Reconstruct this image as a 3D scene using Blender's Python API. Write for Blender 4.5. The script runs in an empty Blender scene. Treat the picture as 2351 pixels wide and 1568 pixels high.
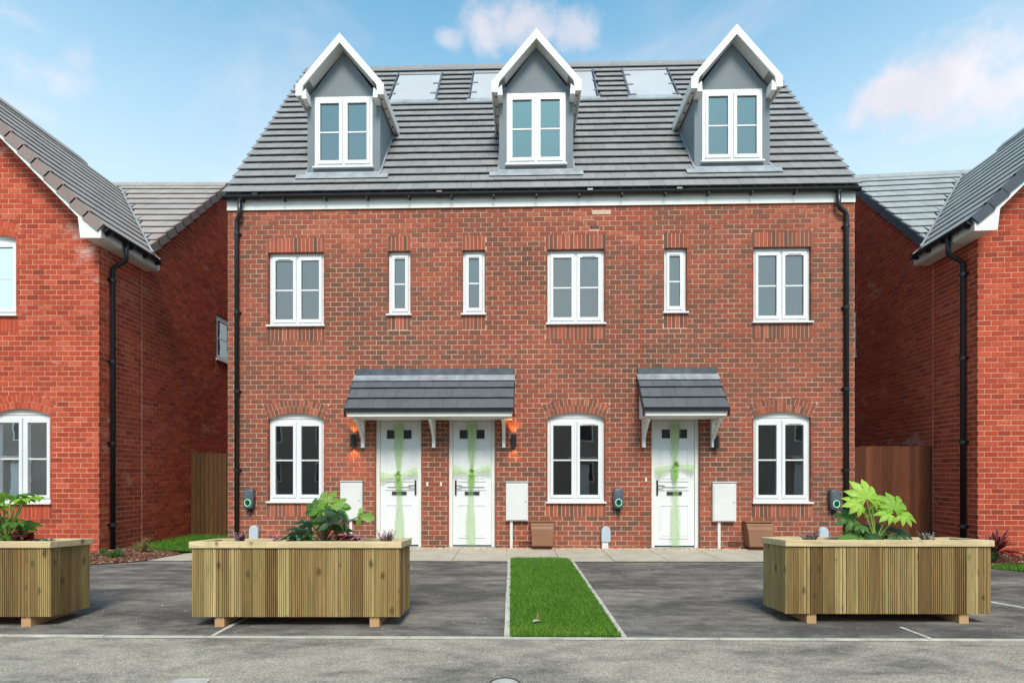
import bpy, math, random
from mathutils import Vector, Matrix, Euler

random.seed(7)
R = math.radians
sc = bpy.context.scene
COL = sc.collection

# ------------------------------------------------------------------ camera
CAM_Z = 1.462
cd = bpy.data.cameras.new('camera')
cam = bpy.data.objects.new('camera', cd)
COL.objects.link(cam)
cam.location = (0, 0, CAM_Z)
cam.rotation_euler = (R(90), 0, 0)
cd.sensor_fit = 'HORIZONTAL'
cd.sensor_width = 36.0
cd.lens = 36.0 * 1200 / 2351
cd.shift_y = (1088 - 784) / 2351
cd.clip_start = 0.05
cd.clip_end = 2000
sc.camera = cam

# ------------------------------------------------------------------ world and sun
SUN_EL, SUN_AZ = 50.0, 6.0        # azimuth: degrees to the right of straight behind the camera
SKY_STRENGTH = 0.128
EXPOSURE = 0.84
world = bpy.data.worlds.new('World')
sc.world = world
world.use_nodes = True


class NT:
    """small helper around a node tree"""
    def __init__(s, tree):
        s.t = tree
        s.n = tree.nodes
        s.l = tree.links

    def node(s, typ, **kw):
        nd = s.n.new(typ)
        for k, v in kw.items():
            setattr(nd, k, v)
        return nd

    def put(s, sock, v):
        if v is None:
            return
        if isinstance(v, bpy.types.NodeSocket):
            s.l.new(v, sock)
        else:
            sock.default_value = v

    def math(s, op, a, b=None, c=None, clamp=False):
        nd = s.node('ShaderNodeMath', operation=op, use_clamp=clamp)
        s.put(nd.inputs[0], a)
        s.put(nd.inputs[1], b)
        s.put(nd.inputs[2], c)
        return nd.outputs[0]

    def vmath(s, op, a, b=None):
        nd = s.node('ShaderNodeVectorMath', operation=op)
        s.put(nd.inputs[0], a)
        s.put(nd.inputs[1], b)
        return nd.outputs['Value'] if op in ('DOT_PRODUCT', 'LENGTH', 'DISTANCE') else nd.outputs[0]

    def mix(s, f, a, b, blend='MIX'):
        nd = s.node('ShaderNodeMix', data_type='RGBA', blend_type=blend)
        s.put(nd.inputs[0], f)
        s.put(nd.inputs[6], a)
        s.put(nd.inputs[7], b)
        return nd.outputs[2]

    def ramp(s, f, stops, interp='LINEAR'):
        nd = s.node('ShaderNodeValToRGB')
        cr = nd.color_ramp
        cr.interpolation = interp
        while len(cr.elements) < len(stops):
            cr.elements.new(0.5)
        for e, (p, c) in zip(cr.elements, stops):
            e.position = p
            e.color = (c[0], c[1], c[2], 1) if hasattr(c, '__len__') else (c, c, c, 1)
        s.put(nd.inputs[0], f)
        return nd.outputs[0]

    def noise(s, vec, scale, detail=3.0, rough=0.55, dist=0.0, out=0):
        nd = s.node('ShaderNodeTexNoise')
        s.put(nd.inputs['Vector'], vec)
        nd.inputs['Scale'].default_value = scale
        nd.inputs['Detail'].default_value = detail
        nd.inputs['Roughness'].default_value = rough
        nd.inputs['Distortion'].default_value = dist
        return nd.outputs[out]

    def mapping(s, vec, scale=(1, 1, 1), loc=(0, 0, 0), rot=(0, 0, 0)):
        nd = s.node('ShaderNodeMapping')
        s.put(nd.inputs[0], vec)
        nd.inputs['Location'].default_value = loc
        nd.inputs['Rotation'].default_value = rot
        nd.inputs['Scale'].default_value = scale
        return nd.outputs[0]

    def smooth(s, v, a, b):
        nd = s.node('ShaderNodeMapRange', interpolation_type='SMOOTHSTEP')
        s.put(nd.inputs[0], v)
        nd.inputs[1].default_value = a
        nd.inputs[2].default_value = b
        return nd.outputs[0]


def C4(c):
    return (c[0], c[1], c[2], 1.0)


w = NT(world.node_tree)
w.n.clear()
sky = w.node('ShaderNodeTexSky', sky_type='NISHITA', sun_disc=False)
sky.sun_elevation = R(SUN_EL)
sky.sun_rotation = R(180 - SUN_AZ)
sky.altitude = 50
sky.air_density = 1.0
sky.dust_density = 0.6
sky.ozone_density = 1.2
tc = w.node('ShaderNodeTexCoord')
dirv = tc.outputs['Generated']
sep = w.node('ShaderNodeSeparateXYZ')
w.put(sep.inputs[0], dirv)
dz = sep.outputs[2]
skyc = w.mix(1.0, sky.outputs[0], C4((0.55, 1.32, 1.25)), 'MULTIPLY')
# thin bright haze that thickens toward the horizon, the same all round
hz = w.math('SUBTRACT', 1.0, w.smooth(dz, 0.30, 0.76))
hz = w.math('ADD', w.math('MULTIPLY', hz, 0.80), 0.05)
hazecol = C4((3.65, 4.3, 4.75))
skyc = w.mix(hz, skyc, hazecol)
# fair-weather cloud: broken noise over a flat layer plus a few larger heaps
zc = w.math('MAXIMUM', w.math('ADD', dz, 0.12), 0.05)
comb = w.node('ShaderNodeCombineXYZ')
w.put(comb.inputs[0], w.math('DIVIDE', sep.outputs[0], zc))
w.put(comb.inputs[1], w.math('DIVIDE', sep.outputs[1], zc))
comb.inputs[2].default_value = 3.7
n1 = w.noise(comb.outputs[0], 1.15, 6, 0.58, 0.6)
cl_all = w.math('MULTIPLY', w.smooth(n1, 0.54, 0.78), 0.42)
edge = w.math('ADD', w.math('MULTIPLY', w.noise(dirv, 6.5, 6, 0.6), .65), w.math('MULTIPLY', w.noise(dirv, 19.0, 5, 0.62), .35))


def heap(x, y, rx, ry):
    """cloud heap round the direction (x,y) of the picture plane at unit depth"""
    c = Vector((x, 1.0, y)).normalized()
    d = w.vmath('SUBTRACT', dirv, tuple(c))
    right = Vector((c.y, -c.x, 0)).normalized()
    up = right.cross(c).normalized()
    if up.z < 0:
        up = -up
    a = w.math('DIVIDE', w.vmath('DOT_PRODUCT', d, tuple(right)), rx)
    b = w.math('DIVIDE', w.vmath('DOT_PRODUCT', d, tuple(up)), ry)
    r2 = w.math('ADD', w.math('MULTIPLY', a, a), w.math('MULTIPLY', b, b))
    v = w.math('SUBTRACT', 1.0, w.math('SQRT', r2))
    v = w.math('ADD', v, w.math('MULTIPLY', w.math('SUBTRACT', edge, 0.5), 5.0))
    return w.smooth(v, -0.25, 1.0)


cl = cl_all
for (px, py, prx, pry, k) in ((2120, 195, 150, 70, .9), (2310, 215, 110, 52, .75), (2322, 100, 40, 42, .55), (1180, 70, 105, 48, .85), (1320, 70, 60, 42, .7),
                              (1025, 95, 44, 22, .6), (120, 180, 120, 50, .55), (175, 130, 45, 45, .5), (20, 30, 120, 34, .45), (60, 250, 100, 30, .3),
                              (-420, 120, 200, 80, .75), (2900, 60, 220, 90, .75), (2110, 310, 80, 22, .35), (-900, 300, 260, 70, .7),
                              (1750, -420, 260, 100, .75), (500, -600, 280, 110, .75)):
    h = w.math('MULTIPLY', heap((px - 1175.5) / 1200, (1088 - py) / 1200, prx / 1200 * .8, pry / 1200 * .8), k)
    cl = w.math('MAXIMUM', cl, h)
cshade = w.noise(dirv, 5.0, 4, 0.6)
ccol = w.mix(w.smooth(cshade, .35, .68), C4((3.75, 3.6, 3.9)), C4((4.5, 4.25, 4.5)))
skyc = w.mix(cl, skyc, ccol)
bg = w.node('ShaderNodeBackground')
w.put(bg.inputs[0], skyc)
bg.inputs[1].default_value = SKY_STRENGTH
wo = w.node('ShaderNodeOutputWorld')
w.l.new(bg.outputs[0], wo.inputs[0])

sd = bpy.data.lights.new('sun', 'SUN')
sd.energy = 2.35
sd.angle = R(21)
sd.color = (1.0, 0.875, 0.77)
sun = bpy.data.objects.new('sun', sd)
COL.objects.link(sun)
az = R(SUN_AZ)
sdir = Vector((math.sin(az) * math.cos(R(SUN_EL)), -math.cos(az) * math.cos(R(SUN_EL)), math.sin(R(SUN_EL))))
sun.rotation_euler = (-sdir).to_track_quat('-Z', 'Y').to_euler()
sun.location = sdir * 40

sc.view_settings.view_transform = 'Standard'
sc.view_settings.look = 'None'
sc.view_settings.gamma = 1.0
sc.view_settings.exposure = EXPOSURE
sc.render.engine = 'CYCLES'
sc.cycles.use_denoising = True
sc.cycles.max_bounces = 8
sc.cycles.transparent_max_bounces = 16
sc.cycles.caustics_reflective = False
sc.cycles.caustics_refractive = False


# ------------------------------------------------------------------ materials
def pmat(name, col=(.5, .5, .5), rough=.6, spec=.5, metal=0.0):
    m = bpy.data.materials.new(name)
    m.use_nodes = True
    t = NT(m.node_tree)
    p = t.n['Principled BSDF']
    p.inputs['Base Color'].default_value = C4(col)
    p.inputs['Roughness'].default_value = rough
    p.inputs['Specular IOR Level'].default_value = spec
    p.inputs['Metallic'].default_value = metal
    return m, t, p


def rnd_attr(t):
    nd = t.node('ShaderNodeAttribute', attribute_name='rnd')
    return nd.outputs['Fac']


def bump(t, p, h, strength=.3, dist=.01):
    nd = t.node('ShaderNodeBump')
    nd.inputs['Strength'].default_value = strength
    nd.inputs['Distance'].default_value = dist
    t.put(nd.inputs['Height'], h)
    t.l.new(nd.outputs[0], p.inputs['Normal'])


def geo_pos(t):
    return t.node('ShaderNodeNewGeometry').outputs['Position']


MAT = {}


def simple(name, col, rough=.55, spec=.4, var=.12, scale=3.0, metal=0.0, bumpy=0.0, bscale=60.):
    m, t, p = pmat(name, col, rough, spec, metal)
    pos = geo_pos(t)
    n = t.noise(pos, scale, 4, .6)
    f = t.ramp(n, [(.3, 1 - var), (.7, 1 + var)])
    t.put(p.inputs['Base Color'], t.mix(1.0, C4(col), f, 'MULTIPLY'))
    if bumpy:
        bump(t, p, t.noise(pos, bscale, 3), bumpy, .004)
    MAT[name] = m
    return m


def brick_material(name, stops, mottle, white=0.0):
    m, t, p = pmat(name, rough=.88, spec=.2)
    r = rnd_attr(t)
    pos = geo_pos(t)
    base = t.ramp(r, stops)
    n = t.noise(pos, 26, 4, .7)
    base = t.mix(t.smooth(n, .45, .75), base, C4(mottle))
    n2 = t.noise(pos, 90, 3, .6)
    base = t.mix(1.0, base, t.ramp(n2, [(.25, .75), (.75, 1.22)]), 'MULTIPLY')
    n3 = t.noise(pos, .55, 4, .6)
    base = t.mix(1.0, base, t.ramp(n3, [(.3, .86), (.7, 1.12)]), 'MULTIPLY')
    if white:
        nw = t.noise(t.mapping(pos, (1.2, 1.2, 1.9)), .9, 6, .72, .4)
        base = t.mix(t.math('MULTIPLY', t.smooth(nw, .60, .74), white), base, C4((.62, .42, .36)))
    t.put(p.inputs['Base Color'], base)
    bump(t, p, n2, .35, .004)
    MAT[name] = m
    return m


def mortar_material(name, col):
    m, t, p = pmat(name, col, .92, .15)
    pos = geo_pos(t)
    n = t.noise(pos, 1.4, 5, .65)
    n2 = t.noise(pos, 40, 3, .6)
    f = t.mix(1.0, t.ramp(n, [(.25, .72), (.75, 1.15)]), t.ramp(n2, [(.3, .9), (.7, 1.08)]), 'MULTIPLY')
    t.put(p.inputs['Base Color'], t.mix(1.0, C4(col), f, 'MULTIPLY'))
    MAT[name] = m
    return m


brick_material('brick_multi', [(0, (.125, .075, .052)), (.18, (.185, .082, .054)), (.4, (.255, .085, .052)), (.64, (.33, .088, .05)),
                               (.86, (.40, .10, .055)), (1, (.47, .14, .075))], (.20, .082, .055))
brick_material('brick_orange', [(0, (.27, .05, .028)), (.12, (.37, .060, .030)), (.5, (.45, .074, .034)), (.85, (.51, .090, .042)), (1, (.56, .13, .068))], (.38, .066, .034), .75)
mortar_material('mortar_pale', (.62, .415, .315))
mortar_material('mortar_orange', (.80, .38, .27))


def tile_material(name, col, var=.075):
    m, t, p = pmat(name, col, .62, .35)
    r = rnd_attr(t)
    pos = geo_pos(t)
    n = t.noise(pos, 7, 5, .65)
    f = t.ramp(r, [(0, 1 - var), (1, 1 + var)])
    f2 = t.ramp(n, [(.3, .90), (.7, 1.09)])
    c = t.mix(1.0, C4(col), f, 'MULTIPLY')
    c = t.mix(1.0, c, f2, 'MULTIPLY')
    t.put(p.inputs['Base Color'], c)
    bump(t, p, t.noise(pos, 60, 3), .2, .004)
    MAT[name] = m
    return m


tile_material('tile_grey', (.245, .238, .234))
tile_material('tile_brown', (.33, .29, .265))
tile_material('tile_slate', (.31, .322, .32))
tile_material('tile_porch', (.095, .10, .108))
tile_material('verge_brown', (.27, .195, .175))
tile_material('verge_dark', (.065, .075, .095))
simple('white_upvc', (.76, .765, .765), .32, .5, .03, 2)
simple('white_paint', (.78, .77, .73), .45, .4, .05, 3)
simple('sill_white', (.78, .77, .76), .4, .4, .05, 3)
simple('black_plastic', (.012, .012, .015), .35, .5, .1)
simple('black_metal', (.014, .014, .014), .4, .5, .1)
simple('grey_render', (.21, .235, .255), .9, .15, .07, 1.5, bumpy=.25, bscale=140)
simple('render_buff', (.36, .31, .27), .9, .1, .1, .4)
simple('curtain', (.55, .54, .52), .9, .1, .2, 14)
simple('lead', (.30, .315, .33), .5, .5, .25, 4)
simple('dark_lead', (.085, .095, .115), .42, .5, .35, 5)
simple('soffit_white', (.72, .70, .66), .6, .3, .05)
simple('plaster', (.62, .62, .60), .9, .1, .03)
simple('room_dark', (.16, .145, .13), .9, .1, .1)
simple('blind_pale', (.80, .81, .80), .9, .1, .05, 1.2)
simple('blind_sky_grey', (.30, .33, .345), .9, .1, .08, 1.2)  # real top blind, and the sky's reflection painted behind the upper-floor panes
simple('porch_lead', (.23, .245, .26), .5, .5, .3, 6)
simple('gunmetal', (.05, .052, .056), .38, .5, .1, metal=.3)
simple('glass_dark', (.035, .04, .045), .08, .6, .1)
simple('meter_white', (.70, .69, .665), .4, .4, .04)
simple('box_brown', (.24, .115, .06), .55, .35, .08)
simple('box_brown_dark', (.105, .04, .022), .6, .3, .1)
simple('post_blue', (.44, .52, .57), .45, .4, .06)
simple('concrete', (.45, .42, .36), .85, .2, .22, 6)
simple('path_slab', (.41, .36, .285), .88, .2, .13, 3, bumpy=.2)
simple('soil', (.035, .022, .014), .95, .1, .4, 30, bumpy=.8, bscale=50)
simple('bearer_wood', (.50, .30, .15), .75, .25, .12, 5)
simple('stem_brown', (.10, .075, .035), .7, .3, .2, 20)
simple('stem_green', (.22, .30, .07), .6, .3, .2, 20)
simple('iron_cover', (.40, .38, .34), .8, .3, .2, 15, bumpy=.4)


def glass_material():
    m = bpy.data.materials.new('window_glass')
    m.use_nodes = True
    t = NT(m.node_tree)
    t.n.clear()
    tr = t.node('ShaderNodeBsdfTransparent')
    tr.inputs[0].default_value = (.94, .955, .955, 1)
    gl = t.node('ShaderNodeBsdfGlossy')
    gl.inputs['Roughness'].default_value = .012
    gl.inputs[0].default_value = (1, .97, .91, 1)
    fr = t.node('ShaderNodeFresnel')
    fr.inputs[0].default_value = 3.3
    pos = geo_pos(t)
    bp = t.node('ShaderNodeBump')
    bp.inputs['Strength'].default_value = .05
    bp.inputs['Distance'].default_value = .02
    t.put(bp.inputs['Height'], t.noise(pos, 1.6, 2))
    t.l.new(bp.outputs[0], gl.inputs['Normal'])
    mx = t.node('ShaderNodeMixShader')
    t.l.new(fr.outputs[0], mx.inputs[0])
    t.l.new(tr.outputs[0], mx.inputs[1])
    t.l.new(gl.outputs[0], mx.inputs[2])
    o = t.node('ShaderNodeOutputMaterial')
    t.l.new(mx.outputs[0], o.inputs[0])
    MAT['window_glass'] = m


glass_material()


def panel_material():
    m, t, p = pmat('solar_glass', (.42, .43, .47), .5, .5)
    pos = geo_pos(t)
    n = t.noise(pos, 1.5, 3)
    t.put(p.inputs['Base Color'], t.ramp(n, [(.3, (.40, .395, .41)), (.7, (.44, .435, .445))]))
    p.inputs['Coat Weight'].default_value = .1
    p.inputs['Coat Roughness'].default_value = .1
    MAT['solar_glass'] = m


panel_material()


def asphalt_material(name, dark, pale, cover, streak):
    m, t, p = pmat(name, dark, .9, .2)
    pos = geo_pos(t)
    mp = t.mapping(pos, streak)
    n1 = t.noise(mp, 1.0, 8, .68, .5)
    n2 = t.noise(t.mapping(pos, (1.3, 2.6, 1), (4, 1, 0)), 2.4, 6, .7, .3)
    n3 = t.noise(pos, 75, 3, .75)
    n4 = t.noise(pos, 45, 3, .75)
    f = t.math('ADD', t.math('MULTIPLY', n1, .62), t.math('MULTIPLY', n2, .38))
    f = t.smooth(f, cover[0], cover[1])
    c = t.mix(f, C4(dark), C4(pale))
    c = t.mix(1.0, c, t.ramp(n3, [(.28, .48), (.5, .97), (.74, 1.65)]), 'MULTIPLY')
    c = t.mix(1.0, c, t.ramp(n4, [(.3, .82), (.7, 1.18)]), 'MULTIPLY')
    # scattered pale specks and scuffs
    sp = t.noise(t.mapping(pos, (2.2, 7.5, 1), (9, 3, 0)), 5.5, 3, .6)
    c = t.mix(t.math('MULTIPLY', t.smooth(sp, .69, .78), .75), c, C4((.36, .345, .31)))
    t.put(p.inputs['Base Color'], c)
    bump(t, p, n3, .5, .006)
    MAT[name] = m


asphalt_material('drive_asphalt', (.076, .069, .064), (.255, .226, .19), (.40, .66), (.45, 1.3, 1))
asphalt_material('road_asphalt', (.12, .108, .092), (.34, .300, .242), (.32, .60), (.6, 1.5, 1))
asphalt_material('far_ground', (.07, .07, .065), (.12, .12, .1), (.4, .7), (.2, .2, 1))


def wood_material(name, stops, knots=True, axis='Z', green=.35):
    m, t, p = pmat(name, rough=.72, spec=.25)
    r = rnd_attr(t)
    pos = geo_pos(t)
    off = t.node('ShaderNodeCombineXYZ')
    t.put(off.inputs[0], t.math('MULTIPLY', r, 37.0))
    t.put(off.inputs[2], t.math('MULTIPLY', r, 11.0))
    v = t.vmath('ADD', pos, off.outputs[0])
    sc_ = (14, 14, 1.1) if axis == 'Z' else (1.1, 14, 14)
    n = t.noise(t.mapping(v, sc_), 2.2, 5, .62, .6)
    base = t.ramp(r, stops)
    c = t.mix(1.0, base, t.ramp(n, [(.25, .66), (.5, 1.0), (.78, 1.28)]), 'MULTIPLY')
    if knots:
        vo = t.node('ShaderNodeTexVoronoi')
        t.put(vo.inputs['Vector'], t.mapping(v, (6.5, 6.5, 3.6)))
        vo.inputs['Scale'].default_value = 1.0
        vo.inputs['Randomness'].default_value = 1.0
        wob = t.math('ADD', vo.outputs['Distance'], t.math('MULTIPLY', t.math('SUBTRACT', t.noise(v, 26, 3), .5), .16))
        k = t.math('SUBTRACT', 1.0, t.smooth(wob, .07, .21))
        c = t.mix(t.math('MULTIPLY', k, .8), c, C4((.085, .05, .02)))
    gre = t.noise(t.mapping(v, (5, 5, .8), (2, 7, 1)), 1.3, 3)
    c = t.mix(t.math('MULTIPLY', t.smooth(gre, .5, .75), green), c, C4((.25, .27, .09)))
    t.put(p.inputs['Base Color'], c)
    bump(t, p, n, .25, .004)
    MAT[name] = m


wood_material('deck_wood', [(0, (.175, .100, .038)), (.35, (.27, .172, .066)), (.7, (.35, .245, .098)), (1, (.46, .345, .155))])
wood_material('rim_wood', [(0, (.56, .42, .235)), (1, (.64, .51, .30))], True, 'X')
wood_material('fence_wood', [(0, (.080, .023, .010)), (.5, (.125, .038, .016)), (1, (.175, .056, .024))], green=0.0)
wood_material('fence_olive', [(0, (.075, .036, .016)), (1, (.115, .058, .025))], green=0.06)


def leaf_material(name, a, b, trans=.35):
    m = bpy.data.materials.new(name)
    m.use_nodes = True
    t = NT(m.node_tree)
    p = t.n['Principled BSDF']
    p.inputs['Roughness'].default_value = .45
    p.inputs['Specular IOR Level'].default_value = .35
    pos = geo_pos(t)
    n = t.noise(pos, 14, 4, .6)
    oi = t.node('ShaderNodeObjectInfo')
    r = t.math('ADD', t.math('MULTIPLY', n, .6), t.math('MULTIPLY', oi.outputs['Random'], .4))
    c = t.ramp(r, [(.25, a), (.7, b)])
    t.put(p.inputs['Base Color'], c)
    tl = t.node('ShaderNodeBsdfTranslucent')
    t.put(tl.inputs[0], c)
    mx = t.node('ShaderNodeMixShader')
    mx.inputs[0].default_value = trans
    t.l.new(p.outputs[0], mx.inputs[1])
    t.l.new(tl.outputs[0], mx.inputs[2])
    t.l.new(mx.outputs[0], t.n['Material Output'].inputs[0])
    MAT[name] = m


leaf_material('leaf_lime', (.20, .40, .030), (.38, .60, .07))
leaf_material('leaf_green', (.04, .13, .022), (.15, .31, .04))
leaf_material('leaf_fresh', (.12, .26, .03), (.27, .43, .07))
leaf_material('leaf_bluegreen', (.06, .14, .08), (.18, .31, .20))
leaf_material('leaf_darkgreen', (.024, .075, .022), (.075, .17, .04))
leaf_material('leaf_red', (.11, .018, .022), (.27, .055, .055))
leaf_material('heather_pink', (.42, .16, .19), (.66, .36, .38))
leaf_material('heather_white', (.45, .40, .36), (.66, .60, .55))
leaf_material('dry_leaf', (.26, .15, .06), (.45, .30, .14))


def grass_material():
    m = bpy.data.materials.new('grass')
    m.use_nodes = True
    t = NT(m.node_tree)
    p = t.n['Principled BSDF']
    p.inputs['Roughness'].default_value = .6
    p.inputs['Specular IOR Level'].default_value = .25
    pos = geo_pos(t)
    r = rnd_attr(t)
    n = t.noise(pos, 2.2, 5, .65)
    n2 = t.noise(pos, 9.0, 4, .6)
    f = t.math('ADD', t.math('MULTIPLY', r, .42), t.math('ADD', t.math('MULTIPLY', n, .38), t.math('MULTIPLY', n2, .28)))
    c = t.ramp(f, [(.18, (.045, .13, .012)), (.5, (.095, .23, .022)), (.78, (.175, .32, .04)), (.97, (.36, .36, .09))])
    t.put(p.inputs['Base Color'], c)
    tl = t.node('ShaderNodeBsdfTranslucent')
    t.put(tl.inputs[0], c)
    mx = t.node('ShaderNodeMixShader')
    mx.inputs[0].default_value = .3
    t.l.new(p.outputs[0], mx.inputs[1])
    t.l.new(tl.outputs[0], mx.inputs[2])
    t.l.new(mx.outputs[0], t.n['Material Output'].inputs[0])
    MAT['grass'] = m


grass_material()
simple('turf_soil', (.045, .085, .016), .95, .1, .3, 12)


def chip_material(name, stops):
    m, t, p = pmat(name, rough=.9, spec=.15)
    t.put(p.inputs['Base Color'], t.ramp(rnd_attr(t), stops))
    MAT[name] = m


chip_material('gravel', [(0, (.30, .17, .09)), (.4, (.45, .30, .18)), (.8, (.58, .46, .32)), (1, (.68, .60, .48))])
chip_material('bark', [(0, (.045, .02, .014)), (.6, (.13, .055, .035)), (.92, (.22, .11, .07)), (1, (.42, .30, .2))])


def tulle_material():
    m = bpy.data.materials.new('green_tulle')
    m.use_nodes = True
    t = NT(m.node_tree)
    t.n.clear()
    r = rnd_attr(t)
    pos = geo_pos(t)
    n = t.noise(t.mapping(pos, (9, 9, 1.2)), 3.0, 3)
    df = t.node('ShaderNodeBsdfDiffuse')
    df.inputs[0].default_value = (.40, .64, .20, 1)
    tl = t.node('ShaderNodeBsdfTranslucent')
    tl.inputs[0].default_value = (.44, .68, .24, 1)
    m1 = t.node('ShaderNodeMixShader')
    m1.inputs[0].default_value = .3
    t.l.new(df.outputs[0], m1.inputs[1])
    t.l.new(tl.outputs[0], m1.inputs[2])
    tr = t.node('ShaderNodeBsdfTransparent')
    m2 = t.node('ShaderNodeMixShader')
    a = t.math('MULTIPLY', r, t.ramp(n, [(.3, .75), (.7, 1.2)]), clamp=True)
    t.put(m2.inputs[0], a)
    t.l.new(tr.outputs[0], m2.inputs[1])
    t.l.new(m1.outputs[0], m2.inputs[2])
    o = t.node('ShaderNodeOutputMaterial')
    t.l.new(m2.outputs[0], o.inputs[0])
    MAT['green_tulle'] = m


tulle_material()


def glow_material(name, col, k):
    m, t, p = pmat(name, col, .5)
    p.inputs['Emission Color'].default_value = C4(col)
    p.inputs['Emission Strength'].default_value = k
    MAT[name] = m


glow_material('ring_light', (.30, .75, .50), .12)
glow_material('bulb_warm', (1.0, .55, .2), 6.0)
simple('charger_grey', (.085, .095, .115), .3, .5, .08)
simple('charger_green', (.008, .05, .025), .25, .5, .1)


# ------------------------------------------------------------------ mesh helpers
class MB:
    def __init__(s):
        s.v = []
        s.f = []
        s.r = []

    def add(s, verts, faces, r=.5):
        b = len(s.v)
        s.v.extend(verts)
        for f in faces:
            s.f.append(tuple(b + i for i in f))
            s.r.append(r)

    def box(s, x0, x1, y0, y1, z0, z1, r=.5, m=None):
        vs = [(x0, y0, z0), (x1, y0, z0), (x1, y1, z0), (x0, y1, z0), (x0, y0, z1), (x1, y0, z1), (x1, y1, z1), (x0, y1, z1)]
        if m:
            vs = [m(*p) for p in vs]
        s.add(vs, [(0, 3, 2, 1), (4, 5, 6, 7), (0, 1, 5, 4), (1, 2, 6, 5), (2, 3, 7, 6), (3, 0, 4, 7)], r)

    def prism(s, poly, d0, d1, m, r=.5, back=True):
        """polygon of (a,z) pushed from depth d0 to d1"""
        n = len(poly)
        vs = [m(a, d0, z) for a, z in poly] + [m(a, d1, z) for a, z in poly]
        fs = [tuple(range(n))]
        if back:
            fs.append(tuple(range(2 * n - 1, n - 1, -1)))
        for i in range(n):
            j = (i + 1) % n
            fs.append((i, n + i, n + j, j))
        s.add(vs, fs, r)

    def ring(s, a0, a1, z0, z1, wl, wr, wb, wt, d0, d1, m, r=.5):
        o = [(a0, z0), (a1, z0), (a1, z1), (a0, z1)]
        i = [(a0 + wl, z0 + wb), (a1 - wr, z0 + wb), (a1 - wr, z1 - wt), (a0 + wl, z1 - wt)]
        vs = [m(a, d0, z) for a, z in o] + [m(a, d0, z) for a, z in i] + [m(a, d1, z) for a, z in o] + [m(a, d1, z) for a, z in i]
        fs = []
        for k in range(4):
            j = (k + 1) % 4
            fs += [(k, j, 4 + j, 4 + k), (8 + k, 12 + k, 12 + j, 8 + j), (4 + k, 4 + j, 12 + j, 12 + k), (k, 8 + k, 8 + j, j)]
        s.add(vs, fs, r)

    def tube(s, pts, rad, seg=8, r=.5, cap=True, flat=1.0):
        pts = [Vector(p) for p in pts]
        n = len(pts)
        rads = rad if hasattr(rad, '__len__') else [rad] * n
        vs = []
        ref = None
        for i in range(n):
            t = (pts[min(i + 1, n - 1)] - pts[max(i - 1, 0)]).normalized()
            if ref is None:
                ref = Vector((0, 0, 1)) if abs(t.z) < .9 else Vector((1, 0, 0))
            u = t.cross(ref)
            if u.length < 1e-4:
                u = t.orthogonal()
            u.normalize()
            v = u.cross(t).normalized()
            ref = v
            for k in range(seg):
                an = 2 * math.pi * k / seg
                vs.append(tuple(pts[i] + rads[i] * (u * math.cos(an) + v * math.sin(an) * flat)))
        fs = []
        for i in range(n - 1):
            for k in range(seg):
                k2 = (k + 1) % seg
                fs.append((i * seg + k, i * seg + k2, (i + 1) * seg + k2, (i + 1) * seg + k))
        if cap:
            fs.append(tuple(range(seg - 1, -1, -1)))
            fs.append(tuple(range((n - 1) * seg, n * seg)))
        s.add(vs, fs, r)

    def mesh(s, name, mat):
        me = bpy.data.meshes.new(name)
        me.from_pydata([tuple(p) for p in s.v], [], s.f)
        at = me.attributes.new('rnd', 'FLOAT', 'FACE')
        at.data.foreach_set('value', s.r)
        me.materials.append(MAT[mat])
        me.update()
        return me

    def build(s, name, mat, parent=None, smooth=False, loc=None, rot=None, bevel=0.0):
        me = s.mesh(name, mat)
        if smooth:
            me.polygons.foreach_set('use_smooth', [True] * len(me.polygons))
        o = bpy.data.objects.new(name, me)
        COL.objects.link(o)
        if parent is not None:
            o.parent = parent
        if loc is not None:
            o.location = loc
        if rot is not None:
            o.rotation_euler = rot
        if bevel:
            bv = o.modifiers.new('bevel', 'BEVEL')
            bv.width = bevel
            bv.segments = 2
            bv.limit_method = 'ANGLE'
        return o


def inst(name, me, parent=None, loc=(0, 0, 0), rot=(0, 0, 0), scale=None):
    o = bpy.data.objects.new(name, me)
    COL.objects.link(o)
    if parent is not None:
        o.parent = parent
    o.location = loc
    o.rotation_euler = rot
    if scale is not None:
        o.scale = scale if hasattr(scale, '__len__') else (scale,) * 3
    return o


def thing(name, label, cat, loc=(0, 0, 0), rz=0.0, group=None):
    o = bpy.data.objects.new(name, None)
    o.empty_display_size = .1
    COL.objects.link(o)
    o.location = loc
    o.rotation_euler = (0, 0, rz)
    return tag(o, label, cat, group)


def tag(o, label, cat, group=None):
    o['label'] = label
    o['category'] = cat
    if group:
        o['group'] = group
    return o


def struct(o):
    o['kind'] = 'structure'
    return o


def stuff(o):
    o['kind'] = 'stuff'
    return o


def part_empty(name, parent):
    o = bpy.data.objects.new(name, None)
    o.empty_display_size = .1
    COL.objects.link(o)
    o.parent = parent
    return o


ident = lambda a, d, z: (a, d, z)


# ------------------------------------------------------------------ brick walls
def arc_of(a0, a1, zs, rise):
    mid = (a0 + a1) / 2
    hw = (a1 - a0) / 2
    rad = (hw * hw + rise * rise) / (2 * rise)
    return mid, hw, rad, zs + rise - rad      # middle, half width, radius, centre height


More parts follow.
